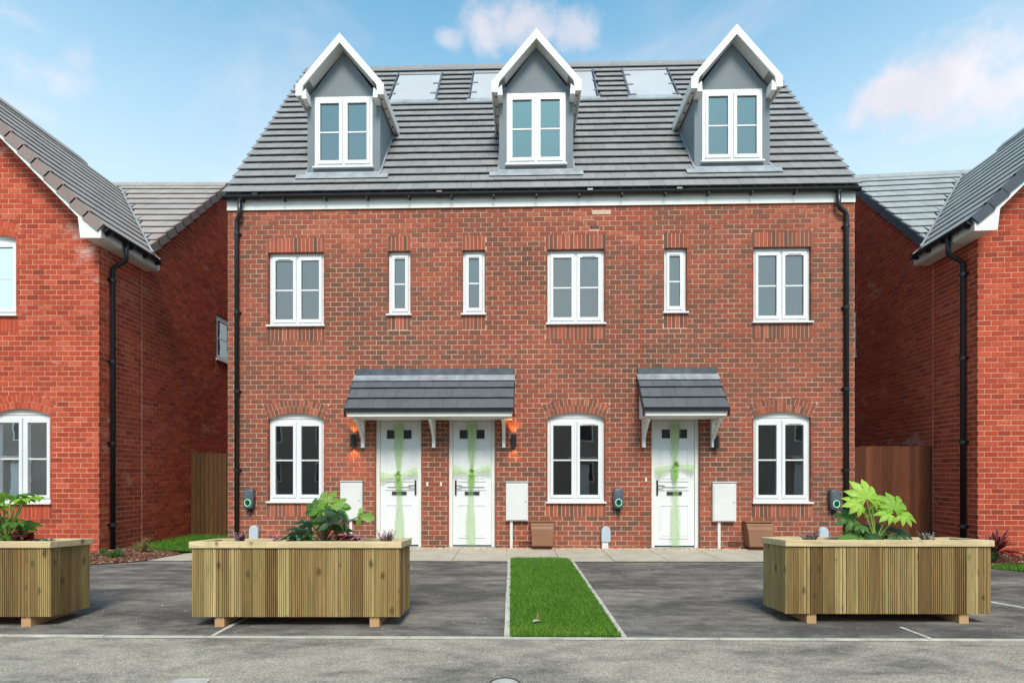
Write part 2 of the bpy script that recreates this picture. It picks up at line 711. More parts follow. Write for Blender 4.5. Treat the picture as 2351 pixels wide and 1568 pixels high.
class Wall:
    """brick wall in the plane d=0 of the map m; openings are (a0,a1,z0,z1,rise)"""
    def __init__(s, m, a0, a1, z0, top, openings=(), bands=(), mod=.228, ch=.0955, reveal=.10):
        s.m, s.a0, s.a1, s.z0, s.top = m, a0, a1, z0, top
        s.op, s.bands, s.mod, s.ch, s.reveal = list(openings), list(bands), mod, ch, reveal

    def mortar(s, mb):
        xs = {s.a0, s.a1}
        for o in s.op:
            xs |= {o[0], o[1]}
            if o[4]:
                for k in range(1, 14):
                    xs.add(o[0] + (o[1] - o[0]) * k / 14)
        for e in getattr(s, 'extra', []):
            xs.add(e)
        xs = sorted(x for x in xs if s.a0 <= x <= s.a1)
        d = .0055
        for xa, xb in zip(xs, xs[1:]):
            mid = (xa + xb) / 2
            cov = sorted([o for o in s.op if o[0] <= mid <= o[1]], key=lambda o: o[2])
            lo = (s.z0, s.z0)
            for o in cov:
                if o[2] > lo[0] + 1e-4:
                    mb.add([s.m(xa, d, lo[0]), s.m(xb, d, lo[1]), s.m(xb, d, o[2]), s.m(xa, d, o[2])], [(0, 1, 2, 3)])
                if o[4]:
                    md, hw, rad, cz = arc_of(o[0], o[1], o[3], o[4])
                    lo = tuple(cz + math.sqrt(max(rad * rad - (x - md) ** 2, 0)) for x in (xa, xb))
                    mb.add([s.m(xa, 0.0, lo[0]), s.m(xb, 0.0, lo[1]), s.m(xb, s.reveal, lo[1]), s.m(xa, s.reveal, lo[0])], [(0, 1, 2, 3)])
                else:
                    lo = (o[3], o[3])
            ta, tb = s.top(xa), s.top(xb)
            if ta > lo[0] or tb > lo[1]:
                mb.add([s.m(xa, d, lo[0]), s.m(xb, d, lo[1]), s.m(xb, d, tb), s.m(xa, d, ta)], [(0, 1, 2, 3)])

    def reveals(s, mb):
        for o in s.op:
            for x, sg in ((o[0], 1), (o[1], -1)):
                z = o[2]
                k = 0
                while z < o[3] - .01:
                    z1 = min(z + s.ch - .011, o[3])
                    mb.box(x - .03 if sg > 0 else x, x if sg > 0 else x + .03, .002, s.reveal, z, z1, random.random(), s.m)
                    z += s.ch
                    k += 1
            if not o[4]:
                mb.box(o[0], o[1], .002, s.reveal, o[3], o[3] + .01, .4, s.m)

    def soldier(s, mb, a0, a1, z0, z1):
        n = max(2, round((a1 - a0) / .0765))
        st = (a1 - a0) / n
        for k in range(n):
            j = random.uniform(-.003, .002)
            mb.box(a0 + k * st + .0062, a0 + (k + 1) * st - .0062, j, .014, z0 + .006, z1 - .006, random.random() ** .8, s.m)

    def arch(s, mb, o, rings=((.0, .128), (.138, .262))):
        md, hw, rad, cz = arc_of(o[0], o[1], o[3], o[4])
        ang = math.asin(hw / rad)
        for r0, r1 in rings:
            n = round(2 * ang * (rad + r0) / .078)
            for k in range(n):
                t0 = -ang + 2 * ang * k / n + .005 / rad
                t1 = -ang + 2 * ang * (k + 1) / n - .005 / rad
                pl = [(md + (rad + q) * math.sin(t), cz + (rad + q) * math.cos(t)) for q, t in ((r0, t0), (r0, t1), (r1, t1), (r1, t0))]
                mb.prism(pl, random.uniform(-.003, .002), .014, s.m, random.random() ** .8, False)

    def bricks(s, colour=lambda a, z: random.random()):
        """list of (kind, data): full bricks as rectangles, cut ones as polygons"""
        excl = [(o[0], o[1], o[2], o[3]) for o in s.op] + list(s.bands)
        arches = [(arc_of(o[0], o[1], o[3], o[4]), o) for o in s.op if o[4]]
        out = []
        k = 0
        zmax = max(s.top(s.a0 + (s.a1 - s.a0) * i / 40) for i in range(41))
        while s.z0 + k * s.ch < zmax - .02:
            z0 = s.z0 + k * s.ch + .0078
            z1 = z0 + s.ch - .0156
            a = s.a0 - (k % 2) * s.mod / 2
            while a < s.a1 - .01:
                b0, b1 = max(a + .0072, s.a0), min(a + s.mod - .0072, s.a1)
                a += s.mod
                if b1 - b0 < .02:
                    continue
                rects = [(b0, b1, z0, z1)]
                for (ea, eb, ez0, ez1) in excl:
                    nr = []
                    for (p, q, u, v) in rects:
                        if q <= ea or p >= eb or v <= ez0 or u >= ez1:
                            nr.append((p, q, u, v))
                            continue
                        if p < ea:
                            nr.append((p, ea, u, v))
                        if q > eb:
                            nr.append((eb, q, u, v))
                        c0, c1 = max(p, ea), min(q, eb)
                        if v > ez1:
                            nr.append((c0, c1, ez1, v))
                        if u < ez0:
                            nr.append((c0, c1, u, ez0))
                    rects = nr
                for (p, q, u, v) in rects:
                    if q - p < .018 or v - u < .02:
                        continue
                    cut = False
                    lowf = None
                    for (md, hw, rad, cz), o in arches:
                        ro = rad + .268
                        half = ro * hw / rad
                        if q > md - half and p < md + half and u < cz + ro + .005 and v > o[3] - .02:
                            cut = True
                            lowf = (md, half, ro, cz, hw, o[3], cz + math.sqrt(max(ro * ro - half * half, 0)))
                    tp, tq = s.top(p), s.top(q)
                    if min(tp, tq, s.top((p + q) / 2)) < v - 1e-4:
                        cut = True
                    c = colour((p + q) / 2, (u + v) / 2)
                    if not cut:
                        full = abs((q - p) - (s.mod - .0144)) < .002 and abs((v - u) - (s.ch - .0156)) < .002
                        out.append(('full' if full else 'rect', (p, q, u, v), c))
                        continue
                    n = 10
                    run_lo, run_hi = [], []
                    for i in range(n + 1):
                        x = p + (q - p) * i / n
                        lo, hi = u, min(v, s.top(x))
                        if lowf and abs(x - lowf[0]) <= lowf[1]:
                            hw_ = lowf[4]
                            ax = abs(x - lowf[0])
                            rz_ = lowf[5] + (ax - hw_) / max(lowf[1] - hw_, 1e-4) * (lowf[6] - lowf[5]) if ax > hw_ else -1
                            if ax > hw_ and lo < rz_ - .006:
                                hi = min(hi, rz_)
                            else:
                                lo = max(lo, lowf[3] + math.sqrt(max(lowf[2] ** 2 - (x - lowf[0]) ** 2, 0)))
                        if hi - lo > .006:
                            run_lo.append((x, lo))
                            run_hi.append((x, hi))
                        elif len(run_lo) > 1:
                            out.append(('poly', run_lo + run_hi[::-1], c))
                            run_lo, run_hi = [], []
                        else:
                            run_lo, run_hi = [], []
                    if len(run_lo) > 1:
                        out.append(('poly', run_lo + run_hi[::-1], c))
            k += 1
        return out


NVAR = 14


def brick_set(wall_objs, parent, mat, near, tag_name='brick', limit=300):
    """wall_objs: list of (Wall, brick list); the nearest full bricks become objects, the rest one mass"""
    w0 = wall_objs[0][0]
    L, Hh = w0.mod - .0144, w0.ch - .0156
    meshes = {}
    cand = []
    mass = MB()
    for wi, (wl, bl) in enumerate(wall_objs):
        for kind, dat, c in bl:
            if kind == 'full':
                p, q, u, v = dat
                pos = Vector(wl.m((p + q) / 2, 0, (u + v) / 2))
                cand.append(((pos - near).length, wi, dat, c))
            elif kind == 'rect':
                p, q, u, v = dat
                mass.box(p, q, random.uniform(-.003, .002), .014, u, v, c, wl.m)
            else:
                mass.prism(dat, random.uniform(-.003, .002), .014, wl.m, c, False)
    cand.sort(key=lambda x: x[0])
    for i, (_, wi, dat, c) in enumerate(cand):
        wl = wall_objs[wi][0]
        p, q, u, v = dat
        j = random.uniform(-.003, .002)
        if i < limit:
            key = (wi, int(c * NVAR * .999))
            if key not in meshes:
                mb = MB()
                o0 = Vector(wl.m(0, 0, 0))
                mm = lambda a, d, z: tuple(Vector(wl.m(a, d, z)) - o0)
                mb.box(-L / 2, L / 2, 0, .014, -Hh / 2, Hh / 2, (key[1] + .5) / NVAR, mm)
                meshes[key] = mb.mesh('brick', mat)
            inst(tag_name, meshes[key], parent, wl.m((p + q) / 2, j, (u + v) / 2))
        else:
            mass.box(p, q, j, .014, u, v, c, wl.m)
    o = mass.build('brick_field', mat, parent)
    stuff(o)
    return mass


# ------------------------------------------------------------------ windows
def window(house, m, a0, a1, z0, z1, lights=2, rise=0.0, d=.075, vent=0, back='room', sill=True, fw=.055, cw=.055, room_depth=2.4, flat=False, topblind=0.0, bfrac=1.0):
    sh = .042 if sill else 0.0
    sf = -.045 if d < .15 else d - .055
    f = MB()
    b0 = z0 + sh
    f.ring(a0, a1, b0, z1, fw, fw, fw, fw + .012, d, d + .07, m)
    wl = (a1 - a0 - 2 * fw)
    mul = .045
    spans = []
    if lights == 2:
        mid = (a0 + a1) / 2
        f.box(mid - mul / 2, mid + mul / 2, d + .002, d + .068, b0 + fw, z1 - fw - .012, m=m)
        spans = [(a0 + fw, mid - mul / 2), (mid + mul / 2, a1 - fw)]
    else:
        spans = [(a0 + fw, a1 - fw)]
    fr = f.build('window', 'white_upvc', house)
    whole = fr
    if flat:
        fr = house
    if rise:
        md, hw, rad, cz = arc_of(a0, a1, z1, rise)
        ap = MB()
        pts = [(a0, z1 + .004)] + [(a1, z1 + .004)]
        pts += [(a1 - (a1 - a0) * k / 16, cz + math.sqrt(max(rad * rad - (a1 - (a1 - a0) * k / 16 - md) ** 2, 0)) + .006) for k in range(17)]
        ap.prism(pts, d - .01, d + .05, m)
        ap.build('arch_panel', 'white_paint', fr)
    if sill:
        sl = MB()
        sl.prism([(a0 - .03, z0), (a1 + .03, z0), (a1 + .03, z0 + .03), (a0 - .03, z0 + .03)], sf, d + .02, m)
        sl.prism([(a0 + .002, z0 + .03), (a1 - .002, z0 + .03), (a1 - .002, z0 + sh), (a0 + .002, z0 + sh)], d - .03, d + .06, m)
        sl.build('sill', 'sill_white', fr)
    for i, (p, q) in enumerate(spans):
        c = MB()
        u, v = b0 + fw, z1 - fw - .012
        g = .004
        c.ring(p + g, q - g, u + g, v - g, cw, cw, cw + .005, cw + .012, d - .02, d + .045, m)
        co = c.build('casement', 'white_upvc', fr)
        pa, pq, pu, pv = p + g + cw, q - g - cw, u + g + cw + .005, v - g - cw - .012
        mz = (pu + pv) / 2
        for (za, zb) in ((pu, mz - .013), (mz + .013, pv)):
            pn = MB()
            pn.add([m(pa, d + .012, za), m(pq, d + .012, za), m(pq, d + .012, zb), m(pa, d + .012, zb)], [(0, 1, 2, 3)])
            pn.build('pane', 'window_glass', fr)
        gb = MB()
        gb.box(pa, pq, d + .004, d + .03, mz - .0135, mz + .0135, m=m)
        gb.build('glazing_bar', 'white_upvc', fr)
        if vent and i == (vent - 1 if lights == 2 else 0):
            tv = MB()
            mm_ = (p + q) / 2
            hwv = min(.13, (q - p) * .3)
            tv.box(mm_ - hwv, mm_ + hwv, d - .034, d - .02, v - .05, v - .028, m=m)
            tv.build('trickle_vent', 'sill_white', fr)
    # what stands behind the glass
    if back == 'blind_backing':
        bl = MB()
        bl.box(a0 + .03, a1 - .03, d + .085, d + .09, b0 + .02, z1 - .01, m=m)
        bl.build('blind_backing', 'blind_pale', fr)
        bl = MB()
        bl.box(a0 + .03, a1 - .03, d + .073, d + .084, z1 - .20, z1 - .03, m=m)
        bl.build('blind_headrail', 'white_upvc', fr)
    if topblind:
        bl = MB()
        bl.box(a0 + .03, a1 - .03, d + .10, d + .105, z1 - .10 - topblind, z1 - .01, m=m)
        bl.build('blind_backing', 'blind_sky_grey', fr)
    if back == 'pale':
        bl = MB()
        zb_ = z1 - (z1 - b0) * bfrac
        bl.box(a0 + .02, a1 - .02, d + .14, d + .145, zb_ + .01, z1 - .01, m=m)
        bl.build('blind_backing', 'blind_sky_grey', fr)  # sheet whose grey-blue colour stands in for sky reflected in the pane
        if bfrac < .9:
            for ca, cb in ((a0 + .01, a0 + .17), (a1 - .17, a1 - .01)):
                cu = MB()
                n_ = 9
                vs_ = [m(ca + (cb - ca) * i / n_, d + .20 + .02 * (i % 2), z_) for z_ in (b0 + .0, z1 - .02) for i in range(n_ + 1)]
                cu.add(vs_, [(i, i + 1, n_ + 2 + i, n_ + 1 + i) for i in range(n_)])
                cu.build('curtain', 'curtain', fr)
    rm = MB()
    e = .12 if back == 'blind_backing' else .35
    D1 = d + room_depth
    A0, A1, Z0, Z1 = a0 - e, a1 + e, b0 - .7, z1 + .18
    D0_ = d + .072
    q = [(A0, Z0), (A1, Z0), (A1, Z1), (A0, Z1)]
    vs = [m(a, D0_, z) for a, z in q] + [m(a, D1, z) for a, z in q]
    # inner leaf of the wall round the opening
    i_ = [(a0 + .02, b0 + .02), (a1 - .02, b0 + .02), (a1 - .02, z1 - .02), (a0 + .02, z1 - .02)]
    vs += [m(a, D0_, z) for a, z in i_]
    fs = [(4, 5, 6, 7)] + [(k, (k + 1) % 4, 4 + (k + 1) % 4, 4 + k) for k in range(4)]
    fs += [(k, (k + 1) % 4, 8 + (k + 1) % 4, 8 + k) for k in range(4)]
    rm.add(vs, fs)
    rm.build('room', 'plaster' if back in ('pale', 'blind_backing') else 'room_dark', fr)
    return whole


# ------------------------------------------------------------------ tiled slopes
def slope_map(o, ex, alpha, dirv2):
    """(s,t,n): s along the eave from o, t up the slope, n off the slope; ex = eave direction, dirv2 = horizontal uphill direction"""
    o, ex, dv = Vector(o), Vector(ex), Vector(dirv2)
    up = dv * math.cos(alpha) + Vector((0, 0, 1)) * math.sin(alpha)
    nn = -dv * math.sin(alpha) + Vector((0, 0, 1)) * math.cos(alpha)
    return lambda s, t, n: tuple(o + ex * s + up * t + nn * n)


def tiles(parent, sm, L, rows, tw, lo, hi, mat, skip=None, limit=300, keep_first=True, name='tile', tail=.066, head=.012):
    """lo(t), hi(t): ends of a course at height t"""
    g = L / rows
    nobj = 0
    mass = MB()
    meshes = {}
    o0 = Vector(sm(0, 0, 0))
    for k in range(rows):
        t0, t1 = k * g, (k + 1) * g
        tm = (t0 + t1) / 2
        l0, h0, l1, h1 = lo(t0), hi(t0), lo(t1), hi(t1)
        A, B = min(l0, l1), max(h0, h1)
        s = A - (k % 2) * tw / 2
        while s < B - .01:
            p, q = max(s, A), min(s + tw, B)
            s += tw
            if q - p < .015:
                continue
            if skip and skip((p + q) / 2, tm):
                continue
            p0, p1 = max(p, min(l0, q)), max(p, min(l1, q))
            q0, q1 = min(q, max(h0, p)), min(q, max(h1, p))
            if max(q0 - p0, q1 - p1) < .01:
                continue
            p0, p1 = p0 + .002, p1 + .002
            q0, q1 = q0 - .002, q1 - .002
            rv = random.random()
            wob = random.uniform(-.0012, .0012)
            ta, tb = t0 - .012 + random.uniform(-.0015, .0015), t1 + .05
            if k == rows - 1:
                tb = t1
            def tile_verts(P0, P1, Q0, Q1, f):
                return [f(P0, ta, tail - .019 + wob), f(Q0, ta, tail - .019 + wob), f(Q0, ta, tail + wob), f(P0, ta, tail + wob),
                        f(P1, tb, .0), f(Q1, tb, .0), f(Q1, tb, head), f(P1, tb, head)]
            fs = [(0, 1, 2, 3), (3, 2, 6, 7), (0, 3, 7, 4), (1, 5, 6, 2), (0, 4, 5, 1), (4, 7, 6, 5)]
            plain = abs((q - p) - tw) < 1e-4 and abs(p0 - p1) < 1e-6 and abs(q0 - q1) < 1e-6
            if nobj < limit:
                nobj += 1
                if plain:
                    key = (k == rows - 1, int(rv * 9.99))
                    if key not in meshes:
                        mb = MB()
                        wob = 0
                        ta, tb = -.012, (g + .05 if not key[0] else g)
                        mb.add(tile_verts(.002, .002, tw - .002, tw - .002, lambda a, t, n: tuple(Vector(sm(a, t, n)) - o0)), fs, (key[1] + .5) / 10)
                        meshes[key] = mb.mesh(name, mat)
                    inst(name, meshes[key], parent, sm(p, t0 + random.uniform(-.0015, .0015), random.uniform(-.0012, .0012)))
                else:
                    mb = MB()
                    mb.add(tile_verts(p0, p1, q0, q1, sm), fs, rv)
                    mb.build(name, mat, parent)
            else:
                mass.add(tile_verts(p0, p1, q0, q1, sm), fs, rv)
    if mass.f:
        stuff(mass.build('tile_field', mat, parent))


def verge_caps(parent, pts_fn, n, mat, wx, hz, name='verge_cap'):
    """stepped dry-verge units: pts_fn(k) gives (start,end) of unit k; wx outward width vector, hz cap height"""
    for k in range(n):
        a, b, nrm = pts_fn(k)
        a, b, nrm = Vector(a), Vector(b), Vector(nrm)
        mb = MB()
        lift0, lift1 = nrm * .052, nrm * .018
        dn = nrm * -hz
        vs = [a + dn + lift0, a + lift0, a + lift0 + wx, a + dn + lift0 + wx, b + dn + lift1, b + lift1, b + lift1 + wx, b + dn + lift1 + wx]
        mb.add([tuple(v) for v in vs], [(0, 1, 2, 3), (4, 7, 6, 5), (0, 4, 5, 1), (1, 5, 6, 2), (2, 6, 7, 3), (3, 7, 4, 0)], random.random())
        mb.build(name, mat, parent)


def downpipe(parent, m, x, ztop, zbot, xg, dg, d=-.055, rad=.042, zneck=None):
    """m(a,d,z). from the gutter outlet (xg,dg) a swan neck leads to the pipe at x,d"""
    mb = MB()
    zn = zneck if zneck else ztop - .42
    path = [(xg, dg, ztop), (xg, dg, zn + .14), (xg + (x - xg) * .12, dg + (d - dg) * .12, zn + .09), (xg + (x - xg) * .88, dg + (d - dg) * .88, zn - .0), (x, d, zn - .06), (x, d, zbot)]
    mb.tube([m(*p) for p in path], rad, 10)
    o = mb.build('downpipe', 'black_plastic', parent, True)
    z = zn - .25
    while z > zbot + .3:
        b = MB()
        b.tube([m(x, d, z - .03), m(x, d, z + .03)], rad + .012, 10)
        b.box(x - .075, x + .075, -.02, .012, z - .02, z + .02, m=m)
        b.build('pipe_bracket', 'black_plastic', o)
        z -= 1.55
    return o


# ------------------------------------------------------------------ the three-house terrace
D0 = 10.2
YAW = R(1.5)
house = thing('terraced_house', 'terrace of three red multi-brick houses with three grey dormers on one roof', 'house', (0, D0, 0), -YAW)
SL, SR = -5.628, 6.575
WT = 6.665
wideX = [(-4.816, -3.713), (.692, 1.799), (4.66, 5.755)]
narX = [(-2.434, -1.996), (-.967, -.532), (2.949, 3.384)]
doorX = [(-2.684, -1.781), (-1.241, -.336), (2.706, 3.626)]
ops, bands, sold = [], [], []
for a0, a1 in wideX:
    ops.append((a0, a1, 4.365, 5.83, 0))
    sold += [(a0 - .045, a1 + .03, 5.83, 6.125), (a0 - .03, a1 + .03, 4.075, 4.365)]
for a0, a1 in narX:
    ops.append((a0, a1, 4.565, 5.835, 0))
    sold += [(a0 - .01, a1 + .012, 5.835, 6.125), (a0 - .01, a1 + .012, 4.29, 4.565)]
for a0, a1 in wideX:
    ops.append((a0, a1, .895, 2.55, .115))
    sold.append((a0 - .04, a1 + .03, .625, .895))
for a0, a1 in doorX:
    ops.append((a0, a1, -.01, 2.572, 0))
missing = (1.50, 1.70, 6.21, 6.29)
front = Wall(ident, SL, SR, -.02, lambda a: WT, ops, sold + [missing])


def multi(a, z):
    r = random.random()
    # warm and dark runs drift along the courses as they came off the pallet
    g = .5 + .5 * math.sin(a * 1.3 + z * 2.1 + 2 * math.sin(z * .9))
    return min(.999, max(0, .14 + .62 * r + .24 * (g - .5) + (.2 if z > 5.9 else 0)))


mb = MB()
front.mortar(mb)
wall = mb.build('wall', 'mortar_pale', house)
wall['label'] = 'front wall of red and brown multi bricks with pale mortar'
mb = MB()
front.reveals(mb)
for b in sold:
    front.soldier(mb, *b)
for o in ops:
    if o[4]:
        front.arch(mb, o)
stuff(mb.build('cut_brick_field', 'brick_multi', wall))
brick_set([(front, front.bricks(multi))], wall, 'brick_multi', Vector((.4, 0, 1.6)))
# two bricks smeared with mortar near the eaves and one left out
mb = MB()
mb.box(1.56, 1.92, -.0045, 0, 6.50, 6.585)
mb.box(1.39, 1.60, -.0045, 0, 6.388, 6.40)
mb.box(1.39, 1.40, -.0045, 0, 6.30, 6.388)
mb.build('mortar_smear', 'mortar_pale', wall)
mb = MB()
mb.box(1.507, 1.693, .004, .012, 6.217, 6.283)
mb.build('recessed_brick', 'box_brown_dark', wall)
# movement joints
for a in (-1.541, 2.488):
    mb = MB()
    mb.box(a - .006, a + .006, -.0045, 0, .0, 6.66)
    mb.build('movement_joint', 'brick_orange', wall)
# remaining shell
SH = MB()
RD = 3.79 * 2
SH.box(SL, SL + .1, .012, RD, -.02, 6.9)
SH.box(SR - .1, SR, .012, RD, -.02, 6.9)
SH.box(SL, SR, RD - .1, RD, -.02, 6.9)
SLP = 1.397
EZ, ED = 6.94, -.09
zr = lambda d: EZ + SLP * (d - ED)
RIDGE_D, RIDGE_Z = 3.79, EZ + SLP * (3.79 - ED)
for a in (SL + .01, SR - .06):
    SH.prism([(0, 6.9), (RD, 6.9), (RIDGE_D, RIDGE_Z - .14)], 0, .05, lambda p, d, z, a=a: (a + d, p, z))
SH.build('gable_wall', 'brick_multi', house)

# roof
roof_mb = MB()
AL = math.atan(SLP)
LS = (RIDGE_D - ED) / math.cos(AL)
rm_ = slope_map((0, ED, EZ), (1, 0, 0), AL, (0, 1, 0))
DC = [-3.416, .476, 4.365]
DHW = .742
DF = .30                    # depth of the dormer faces
# slab with holes where the dormers stand
holes = [(c - DHW + .05, c + DHW - .05) for c in DC]
xs = sorted({SL - .04, SR + .04} | {x for h in holes for x in h})
t_face = (DF - ED) / math.cos(AL)
for xa, xb in zip(xs, xs[1:]):
    inh = any(h[0] <= (xa + xb) / 2 <= h[1] for h in holes)
    for (ta, tb) in ([(0, t_face + .02), (4.0, LS)] if inh else [(0, LS)]):
        vs = [rm_(x, t, n) for n in (-.06, -.004) for (x, t) in ((xa, ta), (xb, ta), (xb, tb), (xa, tb))]
        roof_mb.add(vs, [(0, 1, 2, 3), (4, 5, 6, 7), (0, 1, 5, 4), (1, 2, 6, 5), (2, 3, 7, 6), (3, 0, 4, 7)], .1)
# rear slope
roof_mb.add([(SL - .04, RD + .1, EZ - .04), (SR + .04, RD + .1, EZ - .04), (SR + .04, RIDGE_D, RIDGE_Z - .02), (SL - .04, RIDGE_D, RIDGE_Z - .02)], [(0, 1, 2, 3)], .4)
roof = roof_mb.build('roof', 'tile_grey', house)
panels = [(-3.045, -1.925), (-1.09, .03), (.865, 1.985), (2.775, 3.905)]
PT0, PT1 = (2.46 - ED) / math.cos(AL), (3.50 - ED) / math.cos(AL)


def tile_skip(s, t):
    for c in DC:
        if abs(s - c) < DHW - .1 and t > t_face:
            # inside the dormer, up to its own ridge
            zt = EZ + t * math.sin(AL)
            if zt < 8.95 or abs(s - c) < .86 * (10.1 - zt) / 1.13 - .12:
                return True
    for a, b in panels:
        if a + .05 < s < b - .05 and PT0 - .05 < t < PT1 + .02:
            return True
    return False


tiles(roof, rm_, LS, 21, .287, lambda t: SL - .045, lambda t: SR + .045, 'tile_grey', tile_skip)
for k in range(27):
    a = SL - .05 + k * (SR - SL + .1) / 27
    b = a + (SR - SL + .1) / 27 - .004
    mb = MB()
    for sg in (1, -1):
        p0 = (RIDGE_D, RIDGE_Z + .085)
        p1 = (RIDGE_D - sg * .14, RIDGE_Z - .10)
        vs = []
        for x in (a, b):
            vs += [(x, p0[0], p0[1]), (x, p1[0], p1[1]), (x, p1[0], p1[1] - .035), (x, p0[0], p0[1] - .035)]
        mb.add(vs, [(0, 1, 5, 4), (1, 2, 6, 5), (0, 3, 2, 1), (4, 5, 6, 7)], random.random())
    mb.build('ridge_tile', 'tile_grey', roof)
# pale mortar bedding under the verge tiles
for a in (SL - .05, SR + .012):
    mb = MB()
    vs = [rm_(x, t, n) for n in (-.062, -.006) for (x, t) in ((a, 0), (a + .04, 0), (a + .04, LS), (a, LS))]
    mb.add(vs, [(0, 1, 2, 3), (4, 5, 6, 7), (0, 1, 5, 4), (1, 2, 6, 5), (2, 3, 7, 6), (3, 0, 4, 7)])
    mb.build('verge_mortar', 'mortar_pale', roof)

def slope_box(mb, s0, s1, t0, t1, n0, n1, f=rm_, r=.5):
    vs = [f(x, t, n) for n in (n0, n1) for (x, t) in ((s0, t0), (s1, t0), (s1, t1), (s0, t1))]
    mb.add(vs, [(3, 2, 1, 0), (4, 5, 6, 7), (0, 1, 5, 4), (1, 2, 6, 5), (2, 3, 7, 6), (3, 0, 4, 7)], r)


for a, b in panels:
    mb = MB()
    slope_box(mb, a, b, PT0, PT1, .0, .045)
    po = mb.build('solar_panel', 'black_metal', house)
    po['label'] = 'pale flush solar panel in the grey tiled roof'
    mb = MB()
    slope_box(mb, a + .02, b - .02, PT0 + .035, PT1 - .01, .046, .05)
    mb.build('panel_glass', 'solar_glass', po)
    for x in (a - .035, b + .005):
        mb = MB()
        slope_box(mb, x, x + .03, PT0 - .03, PT1 + .02, .03, .075)
        mb.build('panel_side_trim', 'dark_lead', po)
    mb = MB()
    slope_box(mb, a - .06, b + .06, PT0 - .19, PT0 - .002, .056, .062)
    mb.build('panel_apron', 'lead', po)

# fascia, gutter
mb = MB()
mb.box(SL + .0, SR - .0, -.03, -.006, WT - .005, 6.90)
fa = mb.build('fascia', 'white_paint', house)
mb = MB()
GZ, GR = 6.893, .062
prof = [(math.cos(R(a)) * GR, math.sin(R(a)) * GR) for a in range(180, 361, 20)]
vs = []
for x in (SL - .045, SR + .045):
    vs += [(x, -.096 + c, GZ + s_) for c, s_ in prof] + [(x, -.096 + c * .9, GZ + s_ * .9) for c, s_ in prof]
n = len(prof)
fs = []
for i in range(n - 1):
    fs += [(i, i + 1, 2 * n + i + 1, 2 * n + i), (n + i, 2 * n + n + i, 2 * n + n + i + 1, n + i + 1)]
    fs += [(i, n + i, n + i + 1, i + 1), (2 * n + i, 2 * n + i + 1, 3 * n + i + 1, 3 * n + i)]
fs += [(0, 2 * n, 3 * n, n), (n - 1, 2 * n - 1, 4 * n - 1, 3 * n - 1)]
mb.add(vs, fs)
mb.add([(SL - .045, -.096 + c, GZ + s_) for c, s_ in prof], [tuple(range(n))])
mb.add([(SR + .045, -.096 + c, GZ + s_) for c, s_ in prof], [tuple(range(n))])
gut = mb.build('gutter', 'black_plastic', house, False)
for k in range(15):
    x = SL + .35 + k * (SR - SL - .7) / 14
    mb = MB()
    mb.box(x - .013, x + .013, -.15, -.03, GZ - .088, GZ - .055)
    mb.build('gutter_bracket', 'black_plastic', gut)
for x in (SL + .62, -1.4, 1.5, 3.2):
    mb = MB()
    mb.tube([(x - .05, -.096, GZ), (x + .05, -.096, GZ)], GR + .007, 14)
    mb.build('gutter_joint', 'black_plastic', gut)
downpipe(house, ident, -5.42, 6.86, .0, -5.335, -.10)
downpipe(house, ident, 6.392, 6.86, .0, 6.215, -.10)

# windows
for i, (a0, a1) in enumerate(wideX):
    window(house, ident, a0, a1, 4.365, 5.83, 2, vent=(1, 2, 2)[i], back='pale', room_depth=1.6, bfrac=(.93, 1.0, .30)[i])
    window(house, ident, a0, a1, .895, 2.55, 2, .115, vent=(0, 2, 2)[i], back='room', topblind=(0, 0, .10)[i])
for a0, a1 in narX:
    window(house, ident, a0, a1, 4.565, 5.835, 1, vent=1, back='pale', room_depth=1.2)

